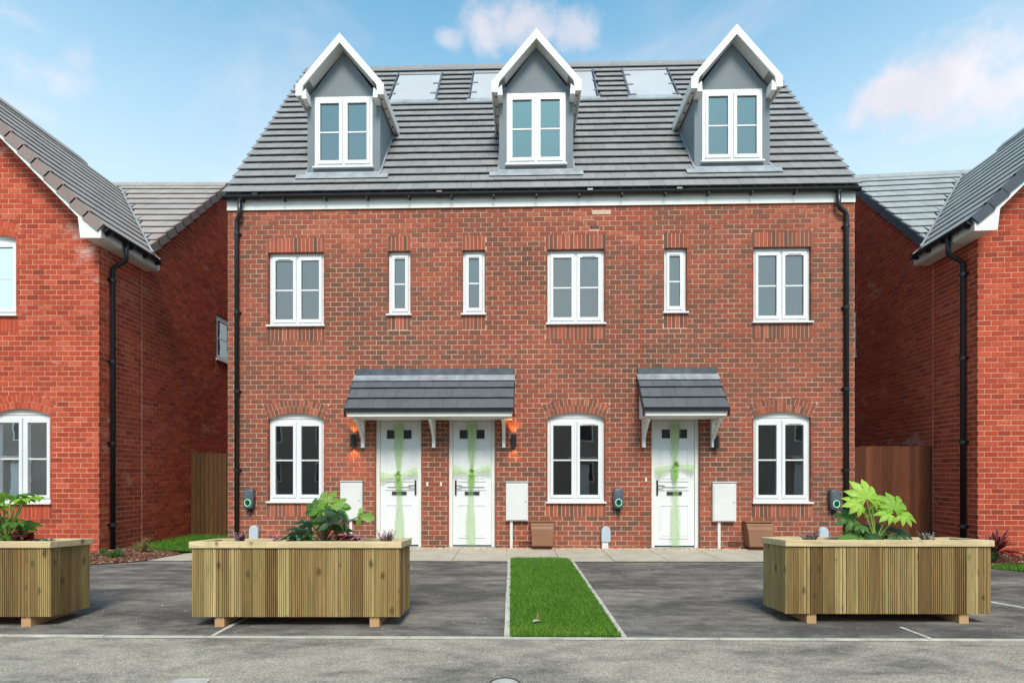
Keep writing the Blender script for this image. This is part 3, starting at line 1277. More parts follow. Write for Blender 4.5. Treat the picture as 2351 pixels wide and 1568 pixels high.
# dormers
for di, c in enumerate(DC):
    dm = part_empty('dormer', house)
    wa, wb, wz0, wz1 = c - .588, c + .588, 7.635, 9.09
    mb = MB()
    d0, d1 = DF, DF + .06
    BZ = 9.03                                   # height of the dormer eaves
    AP = 10.02
    pm = ident
    mb.prism([(c - DHW, 7.40), (wa, 7.40), (wa, BZ), (c - DHW, BZ)], d0, d1, pm)
    mb.prism([(wb, 7.40), (c + DHW, 7.40), (c + DHW, BZ), (wb, BZ)], d0, d1, pm)
    mb.prism([(wa, 7.40), (wb, 7.40), (wb, wz0), (wa, wz0)], d0, d1, pm)
    mb.prism([(c - DHW, BZ), (wa, BZ), (wa, wz1), (wb, wz1), (wb, BZ), (c + DHW, BZ), (c, AP)], d0, d1, pm)
    for sg in (-1, 1):
        x0 = c + sg * DHW
        bd = (BZ - EZ) / SLP + ED
        mb.prism([(DF + .061, 7.36), (bd, BZ), (DF + .061, BZ)], 0, .05, lambda p, d, z: (x0 - sg * d, p, z))
    face = mb.build('dormer_wall', 'grey_render', dm)
    window(dm, ident, wa, wb, wz0, wz1, 2, d=DF - .012, back='blind_backing', fw=.05, cw=.06, room_depth=.9, flat=True)
    # roof of the dormer
    SD = 1.165
    ez, rz, hw = 8.985, 10.07, .86
    for sg in (-1, 1):
        def P(x, d, z):
            return (c + sg * x, d, z)
        eb = (ez - EZ) / SLP + ED + .06
        rb = (rz - EZ) / SLP + ED + .06
        mb = MB()
        th = .055
        q = [P(hw, 0.09, ez), P(hw, eb, ez), P(0, rb, rz), P(0, 0.09, rz)]
        q2 = [(a, b, z + th) for a, b, z in q]
        mb.add(q + q2, [(0, 1, 2, 3), (4, 7, 6, 5), (0, 4, 5, 1), (1, 5, 6, 2), (2, 6, 7, 3), (3, 7, 4, 0)])
        mb.build('dormer_roof', 'tile_grey', dm)
        # bargeboard with a boxed foot
        mb = MB()
        zo = lambda x, o: rz + .115 - SD * x + o
        mb.prism([(c, zo(0, 0)), (c + sg * (hw + .02), zo(hw + .02, 0)), (c + sg * (hw + .02), 8.955), (c + sg * (hw - .10), 8.955),
                  (c + sg * (hw - .13), zo(hw - .13, -.175)), (c, zo(0, -.19))], .05, .09, ident)
        mb.build('bargeboard', 'white_paint', dm)
        mb = MB()
        mb.prism([(c + sg * (hw - .20), 8.90), (c + sg * (hw - .103), 8.90), (c + sg * (hw - .103), 9.02), (c + sg * (hw - .185), 9.10)], .058, DF - .002, ident)
        mb.build('barge_foot', 'white_paint', dm)
        # soffit under the verge and along the eaves
        mb = MB()
        q = [P(DHW + .02, .091, 8.975), P(hw - .02, .091, 8.975), P(hw - .02, eb - .02, 8.975), P(DHW + .02, eb - .02, 8.975)]
        mb.add(q, [(0, 1, 2, 3)])
        q = [P(0, .091, zo(0, -.175)), P(hw - .06, .091, zo(hw - .06, -.175)), P(hw - .06, DF, zo(hw - .06, -.175)), P(0, DF, zo(0, -.175))]
        mb.add(q, [(0, 1, 2, 3)])
        mb.build('dormer_soffit', 'soffit_white', dm)
        for k in range(4):
            v = MB()
            y = .22 + k * .28
            v.tube([P((DHW + hw) / 2, y, 8.966), P((DHW + hw) / 2, y, 8.974)], .022, 10)
            v.build('soffit_vent', 'box_brown', dm)
        mb = MB()
        q = [(hw - .012, 0.091), (hw + .02, 0.091), (hw + .02, eb), (hw - .012, eb)]
        mb.add([P(x, y, 8.955) for x, y in q] + [P(x, y, 9.13) for x, y in q],
               [(0, 1, 2, 3), (4, 5, 6, 7), (0, 1, 5, 4), (1, 2, 6, 5), (2, 3, 7, 6), (3, 0, 4, 7)])
        mb.build('dormer_fascia', 'white_paint', dm)
        # soaker down the side of the cheek
        mb = MB()
        x0, x1 = sorted((c + sg * (DHW + .002), c + sg * (DHW + .03)))
        slope_box(mb, x0, x1, t_face - .02, (BZ - EZ) / math.sin(AL) - .05, .04, .075)
        mb.build('soaker', 'lead', dm)
    mb = MB()
    slope_box(mb, c - DHW - .19, c + DHW + .19, t_face - .20, t_face - .045, .058, .066)
    slope_box(mb, c - DHW - .02, c + DHW + .02, t_face - .046, t_face + .04, .03, .068)
    mb.build('apron_flashing', 'lead', dm)

# front doors
def front_door(a0, a1, hinge):
    z0, z1 = .0, 2.572
    d = .06
    mb = MB()
    fw = .068
    mb.ring(a0, a1, z0, z1, fw, fw, .035, fw + .012, d, d + .07, ident)
    fr = mb.build('door_frame', 'white_paint', house)
    la, lb, lz0, lz1 = a0 + fw + .006, a1 - fw - .006, z0 + .045, z1 - fw - .018
    mb = MB()
    w_, h_ = lb - la, lz1 - lz0
    mb.box(la, lb, d + .03, d + .07, lz0, lz1)

    def moulding(x0, x1, y0, y1):
        # planted bolection moulding round a fielded panel
        mb.ring(x0, x1, y0, y1, .022, .022, .022, .022, d + .018, d + .031, ident)
        mb.box(x0 + .045, x1 - .045, d + .021, d + .031, y0 + .045, y1 - .045)

    mx = (la + lb) / 2
    moulding(la + .105, mx - .035, lz0 + .16, lz0 + .82)
    moulding(mx + .035, lb - .105, lz0 + .16, lz0 + .82)
    moulding(la + .105, lb - .105, lz0 + 1.10, lz0 + 1.13 + .06)
    moulding(la + .105, mx - .035, lz0 + 1.27, lz0 + 1.93)
    moulding(mx + .035, lb - .105, lz0 + 1.27, lz0 + 1.93)
    leaf = mb.build('door', 'white_upvc', fr)
    for s_ in (-1, 1):
        x = mx + s_ * .165
        mb = MB()
        mb.ring(x - .1, x + .1, 2.14, 2.35, .018, .018, .018, .018, d + .014, d + .032, ident)
        mb.build('glazing_frame', 'white_upvc', fr)
        mb = MB()
        mb.box(x - .083, x + .083, d + .024, d + .031, 2.157, 2.333)
        mb.build('door_glass', 'glass_dark', fr)
    mb = MB()
    mb.box(mx - .145, mx + .145, d + .008, d + .03, 1.058, 1.118)
    mb.box(mx - .125, mx + .125, d + .002, d + .01, 1.070, 1.106)
    mb.build('letterbox', 'gunmetal', fr)
    hx = lb - .055 if hinge == 'left' else la + .055
    sg = -1 if hinge == 'left' else 1
    mb = MB()
    mb.box(hx - .017, hx + .017, d + .012, d + .03, 1.05, 1.34)
    mb.tube([(hx, d + .02, 1.235), (hx, d - .03, 1.235), (hx + sg * .02, d - .034, 1.235), (hx + sg * .13, d - .034, 1.233)], .011, 8)
    mb.build('door_handle', 'gunmetal', fr)
    mb = MB()
    mb.box(a0 + .02, a1 - .02, -.02, d + .02, .004, .034)
    mb.build('threshold', 'lead', fr)
    mb = MB()
    mb.box(la, lb, d + .024, d + .029, lz0 + .0, lz0 + .022)
    mb.build('weather_seal', 'black_plastic', fr)
    # hall wall seen only through the gaps
    mb = MB()
    mb.box(a0, a1, d + .074, d + .08, z0, z1)
    mb.build('door_back', 'plaster', fr)


for (a0, a1), hg in zip(doorX, ('left', 'right', 'right')):
    front_door(a0, a1, hg)

# porch canopies
def porch(s0, s1, posts):
    pc = part_empty('porch_canopy', house)
    zb, zt, dp = 2.655, 3.36, -.58
    al = math.atan((zt - zb) / -dp)
    Lp = -dp / math.cos(al)
    pm = slope_map((0, dp, zb), (1, 0, 0), al, (0, 1, 0))
    mb = MB()
    slope_box(mb, s0 + .03, s1 - .03, -.0, Lp, -.05, -.004, pm)
    mb.build('canopy_deck', 'white_paint', pc)
    tiles(pc, pm, Lp - .06, 3, .262, lambda t: s0, lambda t: s1, 'tile_porch', tail=.055)
    mb = MB()
    slope_box(mb, s0 - .012, s1 + .012, Lp - .16, Lp, .042, .05, pm)
    mb.build('lead_apron', 'porch_lead', pc)
    mb = MB()
    mb.prism([(s0 + .03, zt + .03), (s1 - .03, zt + .03), (s1 + .0, zt + .155), (s0 - .0, zt + .155)], -.028, -.006, ident)
    mb.build('lead_upstand', 'dark_lead', pc)
    # fascia and drip in front, closed ends, soffit
    mb = MB()
    mb.box(s0 + .035, s1 - .035, dp + .015, dp + .04, 2.53, 2.642)
    mb.build('canopy_fascia', 'white_paint', pc)
    mb = MB()
    mb.box(s0 - .01, s1 + .01, dp - .03, dp + .012, 2.615, 2.668)
    for x in (s0 - .016, s1 - .012):
        mb.box(x, x + .028, dp - .025, dp + .03, 2.52, 2.66)
    mb.build('canopy_drip', 'black_plastic', pc)
    mb = MB()
    mb.box(s0 + .04, s1 - .04, dp + .042, -.004, 2.515, 2.535)
    mb.build('canopy_soffit', 'white_paint', pc)
    for x in (s0 + .04, s1 - .065):
        mb = MB()
        mb.prism([(dp + .045, 2.537), (-.004, 2.537), (-.004, zt - .07), (dp + .045, zb - .06)], 0, .025, lambda p, d, z: (x + d, p, z))
        mb.build('canopy_cheek', 'white_paint', pc)
        mb = MB()
        slope_box(mb, x - .052 if x < (s0 + s1) / 2 else x + .058, x - .035 if x < (s0 + s1) / 2 else x + .076, -.02, Lp, -.06, .03, pm)
        mb.build('canopy_verge', 'black_plastic', pc)
    for x in posts:
        mb = MB()
        mb.box(x - .032, x + .032, -.075, -.004, 1.975, 2.514)
        mb.box(x - .028, x + .028, dp + .10, -.075, 2.45, 2.513)
        pts = []
        for k in range(9):
            t = k / 8
            # curved brace
            y = -.07 + (dp + .17) * (t ** 1.55)
            z = 2.06 + .40 * t
            pts.append((y, z))
        outer = [(y - .0, z) for y, z in pts]
        inner = [(y + .045 * (1 - .2 * i / 8), z + .05) for i, (y, z) in enumerate(pts)]
        mb.prism(outer + inner[::-1], -.024, .024, lambda p, d, z: (x + d, p, z))
        mb.build('bracket', 'white_paint', pc)
    return pc


porch(-3.085, .045, (-2.917, -1.524, -.157))
porch(2.425, 3.965, (2.545, 3.868))
# bell pushes
for x, z in ((-1.661, 1.266), (-1.387, 1.266), (2.597, 1.352)):
    mb = MB()
    mb.box(x - .014, x + .014, -.02, -.003, z - .04, z + .04)
    mb.build('bell_push', 'white_upvc', house)
# weep vent
for x, z in ((4.285, .115), (.25, .10), (-3.15, .11)):
    mb = MB()
    mb.ring(x - .11, x + .11, z - .045, z + .045, .01, .01, .01, .01, -.008, .002, ident)
    for k in range(6):
        mb.box(x - .098 + k * .034, x - .082 + k * .034, -.006, .002, z - .034, z + .034)
    mb.build('air_brick', 'box_brown_dark', house)

HM = Matrix.Translation((0, D0, 0)) @ Matrix.Rotation(-YAW, 4, 'Z')


def onwall(s, d=0.0, z=0.0):
    return tuple(HM @ Vector((s, d, z)))


# ------------------------------------------------------------------ things fixed to the terrace wall
def wall_thing(name, label, cat, s, z, group=None):
    return thing(name, label, cat, onwall(s, 0, z), -YAW, group)


# tulle bows on the doors
def bow(s, zk, label, sway, tilt):
    o = wall_thing('door_bow', label, 'bow', s, 0, 'green bows on the front doors')
    o.location = onwall(s, .075, 0)

    def band(name, pts, wid, alpha, layers=2):
        """pts: (x,z), wid: half widths (dx,dz across)"""
        for L_ in range(layers):
            mb = MB()
            n = len(pts)
            vs = []
            m_ = 5
            ph = random.uniform(0, 6)
            for i, (x, z) in enumerate(pts):
                t = i / (n - 1)
                if i == 0:
                    tx, tz = pts[1][0] - x, pts[1][1] - z
                elif i == n - 1:
                    tx, tz = x - pts[-2][0], z - pts[-2][1]
                else:
                    tx, tz = pts[i + 1][0] - pts[i - 1][0], pts[i + 1][1] - pts[i - 1][1]
                l = math.hypot(tx, tz)
                nx, nz = -tz / l, tx / l
                wv = wid[i] * (1 - .13 * L_)
                for k in range(m_):
                    f = k / (m_ - 1) * 2 - 1
                    y = -.055 - .012 * L_ - .010 * math.sin(f * 5 + ph + t * 3)
                    vs.append((x + nx * f * wv, y, z + nz * f * wv))
            fs = [(i * m_ + k, i * m_ + k + 1, (i + 1) * m_ + k + 1, (i + 1) * m_ + k) for i in range(n - 1) for k in range(m_ - 1)]
            mb.add(vs, fs, alpha)
            for f0 in (-.72, -.15, .5) if L_ == 0 else (-.45, .2, .8):
                f0 += random.uniform(-.1, .1)
                sv = []
                for i in range(n):
                    a_, b_ = Vector(vs[i * m_]), Vector(vs[i * m_ + m_ - 1])
                    for g_ in (-.07, .07):
                        p_ = a_.lerp(b_, (f0 + g_ + 1) / 2)
                        sv.append((p_.x, p_.y - .006 + .05 * g_, p_.z))
                mb.add(sv, [(2 * i, 2 * i + 1, 2 * i + 3, 2 * i + 2) for i in range(n - 1)], alpha * .55)
            mb.build(name, 'green_tulle', o, True)

    N = 10
    top = 2.46
    band('ribbon', [(.01 * math.sin(i * .9) * (1 - i / N), top + (zk - top) * i / N) for i in range(N + 1)],
         [.115 - .088 * (i / N) ** 1.2 for i in range(N + 1)], .28)
    band('ribbon', [(sway * math.sin(i / N * 2.5), zk + (.06 - zk) * i / N) for i in range(N + 1)],
         [.022 + .075 * min(1, i / N * 1.6) + .006 * math.sin(i) for i in range(N + 1)], .19)
    for sg in (-1, 1):
        dz = tilt[0] if sg < 0 else tilt[1]
        band('ribbon', [(sg * .375 * i / 6, zk + dz * i / 6) for i in range(7)], [.018 + (.095 if sg < 0 else .08) * (i / 6) for i in range(7)], .25)
    # gathered knot and short tail
    mb = MB()
    for k in range(26):
        a = random.uniform(0, 2 * math.pi)
        r = random.uniform(.03, .095)
        x, z = r * math.cos(a), r * math.sin(a) * 1.2
        mb.add([(0, -.06, zk), (x, -.085 - random.uniform(0, .05), zk + z), (x * .3 - z * .5, -.10, zk + z * .3 + x * .5)], [(0, 1, 2)], .85)
    mb.build('knot', 'green_tulle', o)
    band('tail', [(sway * .6 * i / 5, zk - .30 * i / 5) for i in range(6)], [.03, .06, .075, .07, .055, .03], .5, 2)


bow(-2.235, 1.43, 'green tulle bow on the porch door beside the foliage-hidden meter box', .02, (-.03, .09))
bow(-.79, 1.50, 'green tulle bow on the porch door beside the meter box above the lawn strip', -.02, (.04, .07))
bow(3.166, 1.63, 'green tulle bow on the door under the small single porch', .01, (-.14, -.08))


def wall_lamp(s, z, label, lit):
    o = wall_thing('wall_lamp', label, 'wall lamp', s, z, 'up and down lamps beside the doors')
    mb = MB()
    mb.box(-.03, .03, -.03, -.004, -.05, .05)
    mb.build('back_plate', 'black_metal', o)
    mb = MB()
    n = 14
    for r0, r1 in ((.05, .043),):
        vs = []
        for zz in (-.115, .115):
            for rr in (r0, r1):
                vs += [(rr * math.cos(2 * math.pi * k / n), -.08 + rr * math.sin(2 * math.pi * k / n), zz) for k in range(n)]
        fs = []
        for k in range(n):
            j = (k + 1) % n
            fs += [(k, j, 2 * n + j, 2 * n + k), (n + k, 3 * n + k, 3 * n + j, n + j), (k, n + k, n + j, j), (2 * n + k, 2 * n + j, 3 * n + j, 3 * n + k)]
        mb.add(vs, fs)
    mb.tube([(0, -.08, -.02), (0, -.08, .02)], .043, 14)
    mb.build('lamp_body', 'black_metal', o)
    for sg in (1, -1):
        b = MB()
        b.tube([(0, -.08, sg * .045), (0, -.08, sg * .06), (0, -.08, sg * .07)], [.03, .03, .015], 10)
        b.build('bulb', 'bulb_warm' if lit else 'meter_white', o)
        if lit:
            ld = bpy.data.lights.new('lamp_beam', 'SPOT')
            ld.energy = 6.0 if sg > 0 else 5.0
            ld.color = (1.0, .42, .10)
            ld.spot_size = R(78)
            ld.spot_blend = .7
            ld.shadow_soft_size = .02
            lo = bpy.data.objects.new('lamp_beam', ld)
            COL.objects.link(lo)
            lo.parent = o
            lo.location = (0, -.085, sg * .10)
            lo.rotation_euler = (R(180 - 10) if sg > 0 else R(10), 0, 0)


wall_lamp(-3.10, 2.113, 'lit black up-and-down lamp beside the bow-tied door, above the foliage-hidden meter box', True)
wall_lamp(.035, 2.108, 'lit black up-and-down lamp between the middle door and a ground-floor window', True)
wall_lamp(3.925, 2.076, 'unlit black wall lamp tucked behind the small porch bracket', False)


def meter_box(s, z0, stem, label, w_=.43, h_=.75):
    o = wall_thing('meter_box', label, 'meter box', s, 0, 'white meter boxes on the front wall')
    mb = MB()
    mb.box(-w_ / 2, w_ / 2, -.085, -.004, z0, z0 + h_)
    mb.build('case', 'meter_white', o, bevel=.006)
    mb = MB()
    mb.box(-w_ / 2 + .018, w_ / 2 - .018, -.098, -.087, z0 + .02, z0 + h_ - .035)
    d = mb.build('door', 'meter_white', o, bevel=.005)
    mb = MB()
    mb.tube([(w_ / 2 - .05, -.103, z0 + h_ * .5), (w_ / 2 - .05, -.098, z0 + h_ * .5)], .014, 10)
    mb.build('lock', 'lead', d)
    mb = MB()
    mb.box(-w_ / 2 - .008, w_ / 2 + .008, -.105, -.004, z0 + h_ + .001, z0 + h_ + .015)
    mb.build('lid_strip', 'meter_white', o)
    mb = MB()
    mb.box(stem - .026, stem + .026, -.05, -.004, .0, z0 - .001)
    mb.build('duct', 'meter_white', o)


meter_box(-3.138, .565, -.02, 'white wall meter box half hidden by the planter foliage')
meter_box(.098, .555, -.11, 'white wall meter box above the lawn strip, next to a brown floor box')
meter_box(4.076, .548, -.09, 'white wall meter box between the single porch door and a brown floor box', .445)


def ev_charger(s, z, label):
    o = wall_thing('car_charger', label, 'car charger', s, z, 'electric car chargers on the wall')
    w_, h_ = .105, .195
    mb = MB()
    pts = []
    n = 24
    for k in range(n):
        a = 2 * math.pi * k / n
        ca, sa = math.cos(a), math.sin(a)
        e = .42
        x = math.copysign(abs(ca) ** e, ca)
        y = math.copysign(abs(sa) ** e, sa)
        tp = 1 - .12 * (1 - y) / 2
        pts.append((x * w_ * tp, y * h_))
    layers = [(-.004, 1.0), (-.085, 1.0), (-.112, .93), (-.12, .80)]
    vs = []
    for d, k_ in layers:
        vs += [(x * k_, d, z_ * (1 - (1 - k_) * .6)) for x, z_ in pts]
    fs = []
    for l in range(len(layers) - 1):
        for k in range(n):
            j = (k + 1) % n
            fs.append((l * n + k, l * n + j, (l + 1) * n + j, (l + 1) * n + k))
    fs += [tuple(range(n - 1, -1, -1)), tuple(range((len(layers) - 1) * n, len(layers) * n))]
    mb.add(vs, fs)
    mb.build('body', 'charger_grey', o, True)
    mb = MB()
    ring = [(.058 * math.cos(2 * math.pi * k / 20), -.126, -.075 + .066 * math.sin(2 * math.pi * k / 20)) for k in range(21)]
    mb.tube(ring, .0085, 6, cap=False)
    mb.build('light_ring', 'ring_light', o)
    mb = MB()
    mb.add([(.05 * math.cos(2 * math.pi * k / 20), -.124, -.075 + .058 * math.sin(2 * math.pi * k / 20)) for k in range(20)], [tuple(range(20))])
    mb.build('socket_cover', 'charger_green', o)
    mb = MB()
    mb.box(-.03, .03, -.06, -.004, -.255, -.19)
    mb.tube([(0, -.05, -.25), (.005, -.07, -.30), (.02, -.05, -.345)], .013, 6)
    mb.build('cable_tail', 'black_plastic', o)


ev_charger(-5.165, .975, 'dark grey car charger with green ring, beside the downpipe above an arched marker')
ev_charger(2.05, .99, 'dark grey car charger with green ring between a window and the single-porch door')
ev_charger(6.163, .97, 'dark grey car charger with green ring next to the lime leaved plant')


def service_post(s, label):
    o = wall_thing('service_marker', label, 'service marker', s, 0, 'pale blue service markers at the wall foot')
    w_ = .087
    pts = [(-w_, .155), (w_, .155)] + [(w_ * math.cos(R(a)), .355 + w_ * 1.15 * math.sin(R(a))) for a in range(0, 181, 15)]
    mb = MB()
    mb.prism(pts, -.11, -.03, ident)
    mb.build('cover', 'post_blue', o, bevel=.01)
    mb = MB()
    mb.box(-w_ + .012, w_ - .04, -.09, -.03, .0, .154)
    mb.build('duct', 'meter_white', o)


service_post(-5.062, 'round-topped pale blue service marker below the charger by the downpipe')
service_post(1.812, 'round-topped pale blue service marker on a white duct at the wall foot')
service_post(5.94, 'round-topped pale blue service marker peeping over a planter rim')


def brown_box(s, w_, label):
    o = wall_thing('gas_box', label, 'utility box', s, 0, 'brown floor boxes at the wall foot')
    prof = [(-.004, .54), (-.17, .525), (-.19, .50), (-.195, .46), (-.225, .42), (-.26, .12), (-.26, .09), (-.004, .09)]
    mb = MB()
    f = lambda p, d, z: (d, p, z)
    n = len(prof)
    # tapered: narrower toward the bottom
    vs = []
    for sg in (-1, 1):
        for (y, z) in prof:
            k = .86 + .14 * (z / .54) ** 1.2 if z < .49 else 1.0
            vs.append((sg * w_ / 2 * k, y, z))
    fs = [tuple(range(n)), tuple(range(2 * n - 1, n - 1, -1))] + [(i, n + i, n + (i + 1) % n, (i + 1) % n) for i in range(n)]
    mb.add(vs, fs)
    mb.build('cover', 'box_brown', o, bevel=.008)
    mb = MB()
    mb.box(-w_ / 2 - .012, w_ / 2 + .012, -.185, -.003, .541, .562)
    mb.build('lid', 'box_brown', o, bevel=.005)
    mb = MB()
    mb.box(-w_ * .40, w_ * .40, -.215, -.004, -.01, .089)
    mb.build('base', 'box_brown_dark', o)


brown_box(.585, .45, 'brown moulded gas box at the wall end of the lawn strip')
brown_box(4.70, .50, 'brown moulded gas box beside the planter with the lime leaved plant')
brown_box(-3.95, .43, 'brown moulded gas box mostly hidden behind the dark leaved planter shrub')


# ------------------------------------------------------------------ the two neighbouring houses
def neighbour(sg, loc, yaw, label, tile, verge):
    """L-shaped house: a gabled wing toward the road, a range behind it; x runs away from the terrace"""
    h = thing('detached_house', label, 'house', loc, -yaw)
    fm = lambda a, d, z: (sg * a, d, z)                 # front of the wing
    sm_ = lambda a, d, z: (sg * d, a, z)                # side wall facing the terrace
    WW, PR, RDp = 5.4, 1.13, 6.4                       # wing width, projection, depth of the range
    MW, MR = 1.02, .985
    ez, ex = 5.90, -.33
    zw = lambda x: ez + MW * (min(x, WW - x) - ex)      # roof surface of the wing
    er, ey = 5.93, PR - .12
    ry = PR + RDp / 2
    zrg = lambda y: er + MR * ((y if y < ry else 2 * ry - y) - ey)
    RZW, RZR = zw(WW / 2), zrg(ry)
    gop = [(.90, 2.005, .905, 2.56, .115), (1.53, 2.635, 4.385, 5.83, .09)]
    gb = [(.86, 2.035, .635, .905), (1.50, 2.665, 4.10, 4.385)]
    fw_ = Wall(fm, 0, WW, -.02, lambda x: zw(x) - .10, gop, gb, .2235, .0942)
    fw_.extra = [WW / 2]
    side = Wall(sm_, 0, PR + RDp, -.02, lambda y: (zw(0) - .12 if y < PR else max(zrg(y) - .09, 0)), [(3.85, 4.62, 4.42, 5.62, 0)],
                [(3.82, 4.65, 4.16, 4.42), (3.82, 4.65, 5.62, 5.88)], .2235, .0942)
    side.extra = [PR - .0005, PR, ry]
    mb = MB()
    fw_.mortar(mb)
    side.mortar(mb)
    wl = mb.build('wall', 'mortar_orange', h)
    mb = MB()
    fw_.reveals(mb)
    side.reveals(mb)
    for b in gb:
        fw_.soldier(mb, *b)
    for b in side.bands:
        side.soldier(mb, *b)
    for o in gop:
        fw_.arch(mb, o)
    stuff(mb.build('cut_brick_field', 'brick_orange', wl))
    brick_set([(fw_, fw_.bricks()), (side, side.bricks())], wl, 'brick_orange', Vector((sg * .5, 0, 1.6)))
    mb = MB()
    mb.box(PR - .005, PR + .005, -.0045, .0, 0, zw(0) - .16, m=sm_)
    mb.build('movement_joint', 'mortar_orange', wl)
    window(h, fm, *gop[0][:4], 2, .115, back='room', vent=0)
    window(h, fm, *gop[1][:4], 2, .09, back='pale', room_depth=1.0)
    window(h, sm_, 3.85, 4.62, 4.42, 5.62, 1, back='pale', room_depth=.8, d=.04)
    # unseen rear of the shell
    mb = MB()
    mb.box(.02, 9.5, PR + RDp - .05, PR + RDp, 0, er, m=fm)
    mb.box(WW, 9.5, PR, PR + .05, 0, er, m=fm)
    mb.box(WW - .02, WW, .02, PR, 0, ez, m=fm)
    mb.box(9.45, 9.5, PR, PR + RDp, 0, er, m=fm)
    mb.build('rear_wall', 'brick_orange', h)
    # roof slabs
    VF = -.34                                             # front verge of the wing
    yv = lambda x: ey + (zw(x) - er) / MR                  # valley line
    mb = MB()
    for k in (0, 1):
        def X(x):
            return x if k == 0 else WW - x
        q = [fm(X(ex), VF, ez), fm(X(ex), yv(ex), ez), fm(X(WW / 2), yv(WW / 2), RZW), fm(X(WW / 2), VF, RZW)]
        q2 = [(a, b, z - .07) for a, b, z in q]
        q = [(a, b, z - .006) for a, b, z in q]
        mb.add(q + q2, [(0, 1, 2, 3), (4, 7, 6, 5), (0, 4, 5, 1), (1, 5, 6, 2), (2, 6, 7, 3), (3, 7, 4, 0)], .1)
    q = [fm(-.03, ey, er), fm(9.5, ey, er), fm(9.5, ry, RZR), fm(-.03, ry, RZR), fm(9.5, 2 * ry - ey, er), fm(-.03, 2 * ry - ey, er)]
    q = [(a, b, z - .008) for a, b, z in q]
    q2 = [(a, b, z - .07) for a, b, z in q]
    mb.add(q + q2, [(0, 1, 2, 3), (3, 2, 4, 5), (6, 9, 8, 7), (9, 11, 10, 8), (0, 3, 9, 6), (3, 5, 11, 9), (0, 6, 7, 1)], .1)
    rf = mb.build('roof', tile, h)
    aw = math.atan(MW)
    LW = (WW / 2 - ex) / math.cos(aw)
    wm = slope_map(fm(ex, 0, ez), (0, 1, 0), aw, (sg, 0, 0))
    xt = lambda t: ex + t * math.cos(aw)
    tiles(rf, wm, LW, 13, .30, lambda t: VF, lambda t: yv(xt(t)) - .04, tile, limit=150, tail=.045, head=.016)
    ar = math.atan(MR)
    LR = (ry - ey) / math.cos(ar)
    rm2 = slope_map(fm(0, ey, er), (sg, 0, 0), ar, (0, 1, 0))
    xv = lambda t: ex + (er + t * math.sin(ar) - ez) / MW - .05
    tiles(rf, rm2, LR, 12, .30, lambda t: -.02, lambda t: max(xv(t), .0), tile, limit=150, tail=.05, head=.014)
    # ridge tiles
    for k in range(9):
        mb = MB()
        y0, y1 = VF + k * .36, VF + k * .36 + .355
        if y0 > yv(WW / 2):
            break
        for s2 in (-1, 1):
            p = [(WW / 2, RZW + .10), (WW / 2 + s2 * .15, RZW - .06), (WW / 2 + s2 * .15, RZW - .09), (WW / 2, RZW + .07)]
            mb.prism(p, y0, y1, fm, random.random())
        mb.build('ridge_tile', tile, rf)
    for k in range(14):
        mb = MB()
        x0 = -.04 + k * .4
        for s2 in (-1, 1):
            p = [(ry, RZR + .09), (ry + s2 * .14, RZR - .06), (ry + s2 * .14, RZR - .09), (ry, RZR + .06)]
            mb.prism(p, x0, x0 + .395, lambda p_, d, z: (sg * d, p_, z), random.random())
        mb.build('ridge_tile', tile, rf)
    # valley lead
    mb = MB()
    vs = []
    for x in (ex + .05, WW / 2):
        yy = yv(x)
        z = zw(x)
        vs += [fm(x - .035, yy, z + .055), fm(x + .01, yy + .05, z + .055), fm(x - .01, yy - .05, z + .055)]
    mb.add(vs, [(0, 1, 4, 3), (0, 3, 5, 2)])
    mb.build('valley_lead', 'lead', rf)
    # dry verge units on the wing gable
    nw = Vector((-sg * math.sin(aw), 0, math.cos(aw)))
    upw = Vector((sg * math.cos(aw), 0, math.sin(aw)))
    o0 = Vector(fm(ex, VF - .035, ez))
    g = LW / 13
    verge_caps(rf, lambda k: (o0 + upw * (k * g - .02), o0 + upw * ((k + 1) * g + .01), nw), 13, verge, Vector((0, .06, 0)), .17)
    nw2 = Vector((sg * math.sin(aw), 0, math.cos(aw)))
    upw2 = Vector((-sg * math.cos(aw), 0, math.sin(aw)))
    o2 = Vector(fm(WW - ex, VF - .035, ez))
    verge_caps(rf, lambda k: (o2 + upw2 * (k * g - .02), o2 + upw2 * ((k + 1) * g + .01), nw2), 13, verge, Vector((0, .06, 0)), .17)
    nr_ = Vector((0, -math.sin(ar), math.cos(ar)))
    upr = Vector((0, math.cos(ar), math.sin(ar)))
    o1 = Vector(fm(-.055, ey, er))
    g2 = LR / 12
    verge_caps(rf, lambda k: (o1 + upr * (k * g2 - .02), o1 + upr * ((k + 1) * g2 + .01), nr_), 12, verge, Vector((sg * .06, 0, 0)), .16)
    # bargeboard with boxed foot on the wing gable
    for k in (0, 1):
        X = (lambda x: x) if k == 0 else (lambda x: WW - x)
        zt = lambda x: zw(x) - .13
        mb = MB()
        mb.prism([(X(ex + .02), zt(ex + .02) + .05), (X(WW / 2), zt(WW / 2) + .05), (X(WW / 2), zt(WW / 2) - .15), (X(.10), zt(.10) - .15), (X(.06), 5.685), (X(ex + .02), 5.685)], VF - .005, VF + .03, fm)
        mb.build('bargeboard', 'white_paint', h)
        mb = MB()
        mb.prism([(X(.0), zt(0) - .11), (X(WW / 2), zt(WW / 2) - .11), (X(WW / 2), zt(WW / 2) - .09), (X(.0), zt(.0) - .09)], VF + .031, -.004, fm)
        mb.build('verge_soffit', 'soffit_white', h)
    # eaves: fascia, soffit, gutter along the wing
    mb = MB()
    mb.box(ex + .03, ex + .055, VF + .031, PR + .10, 5.71, 5.86, m=fm)
    mb.build('fascia', 'soffit_white', h)
    mb = MB()
    mb.box(ex + .056, -.004, VF + .031, PR + .10, 5.693, 5.709, m=fm)
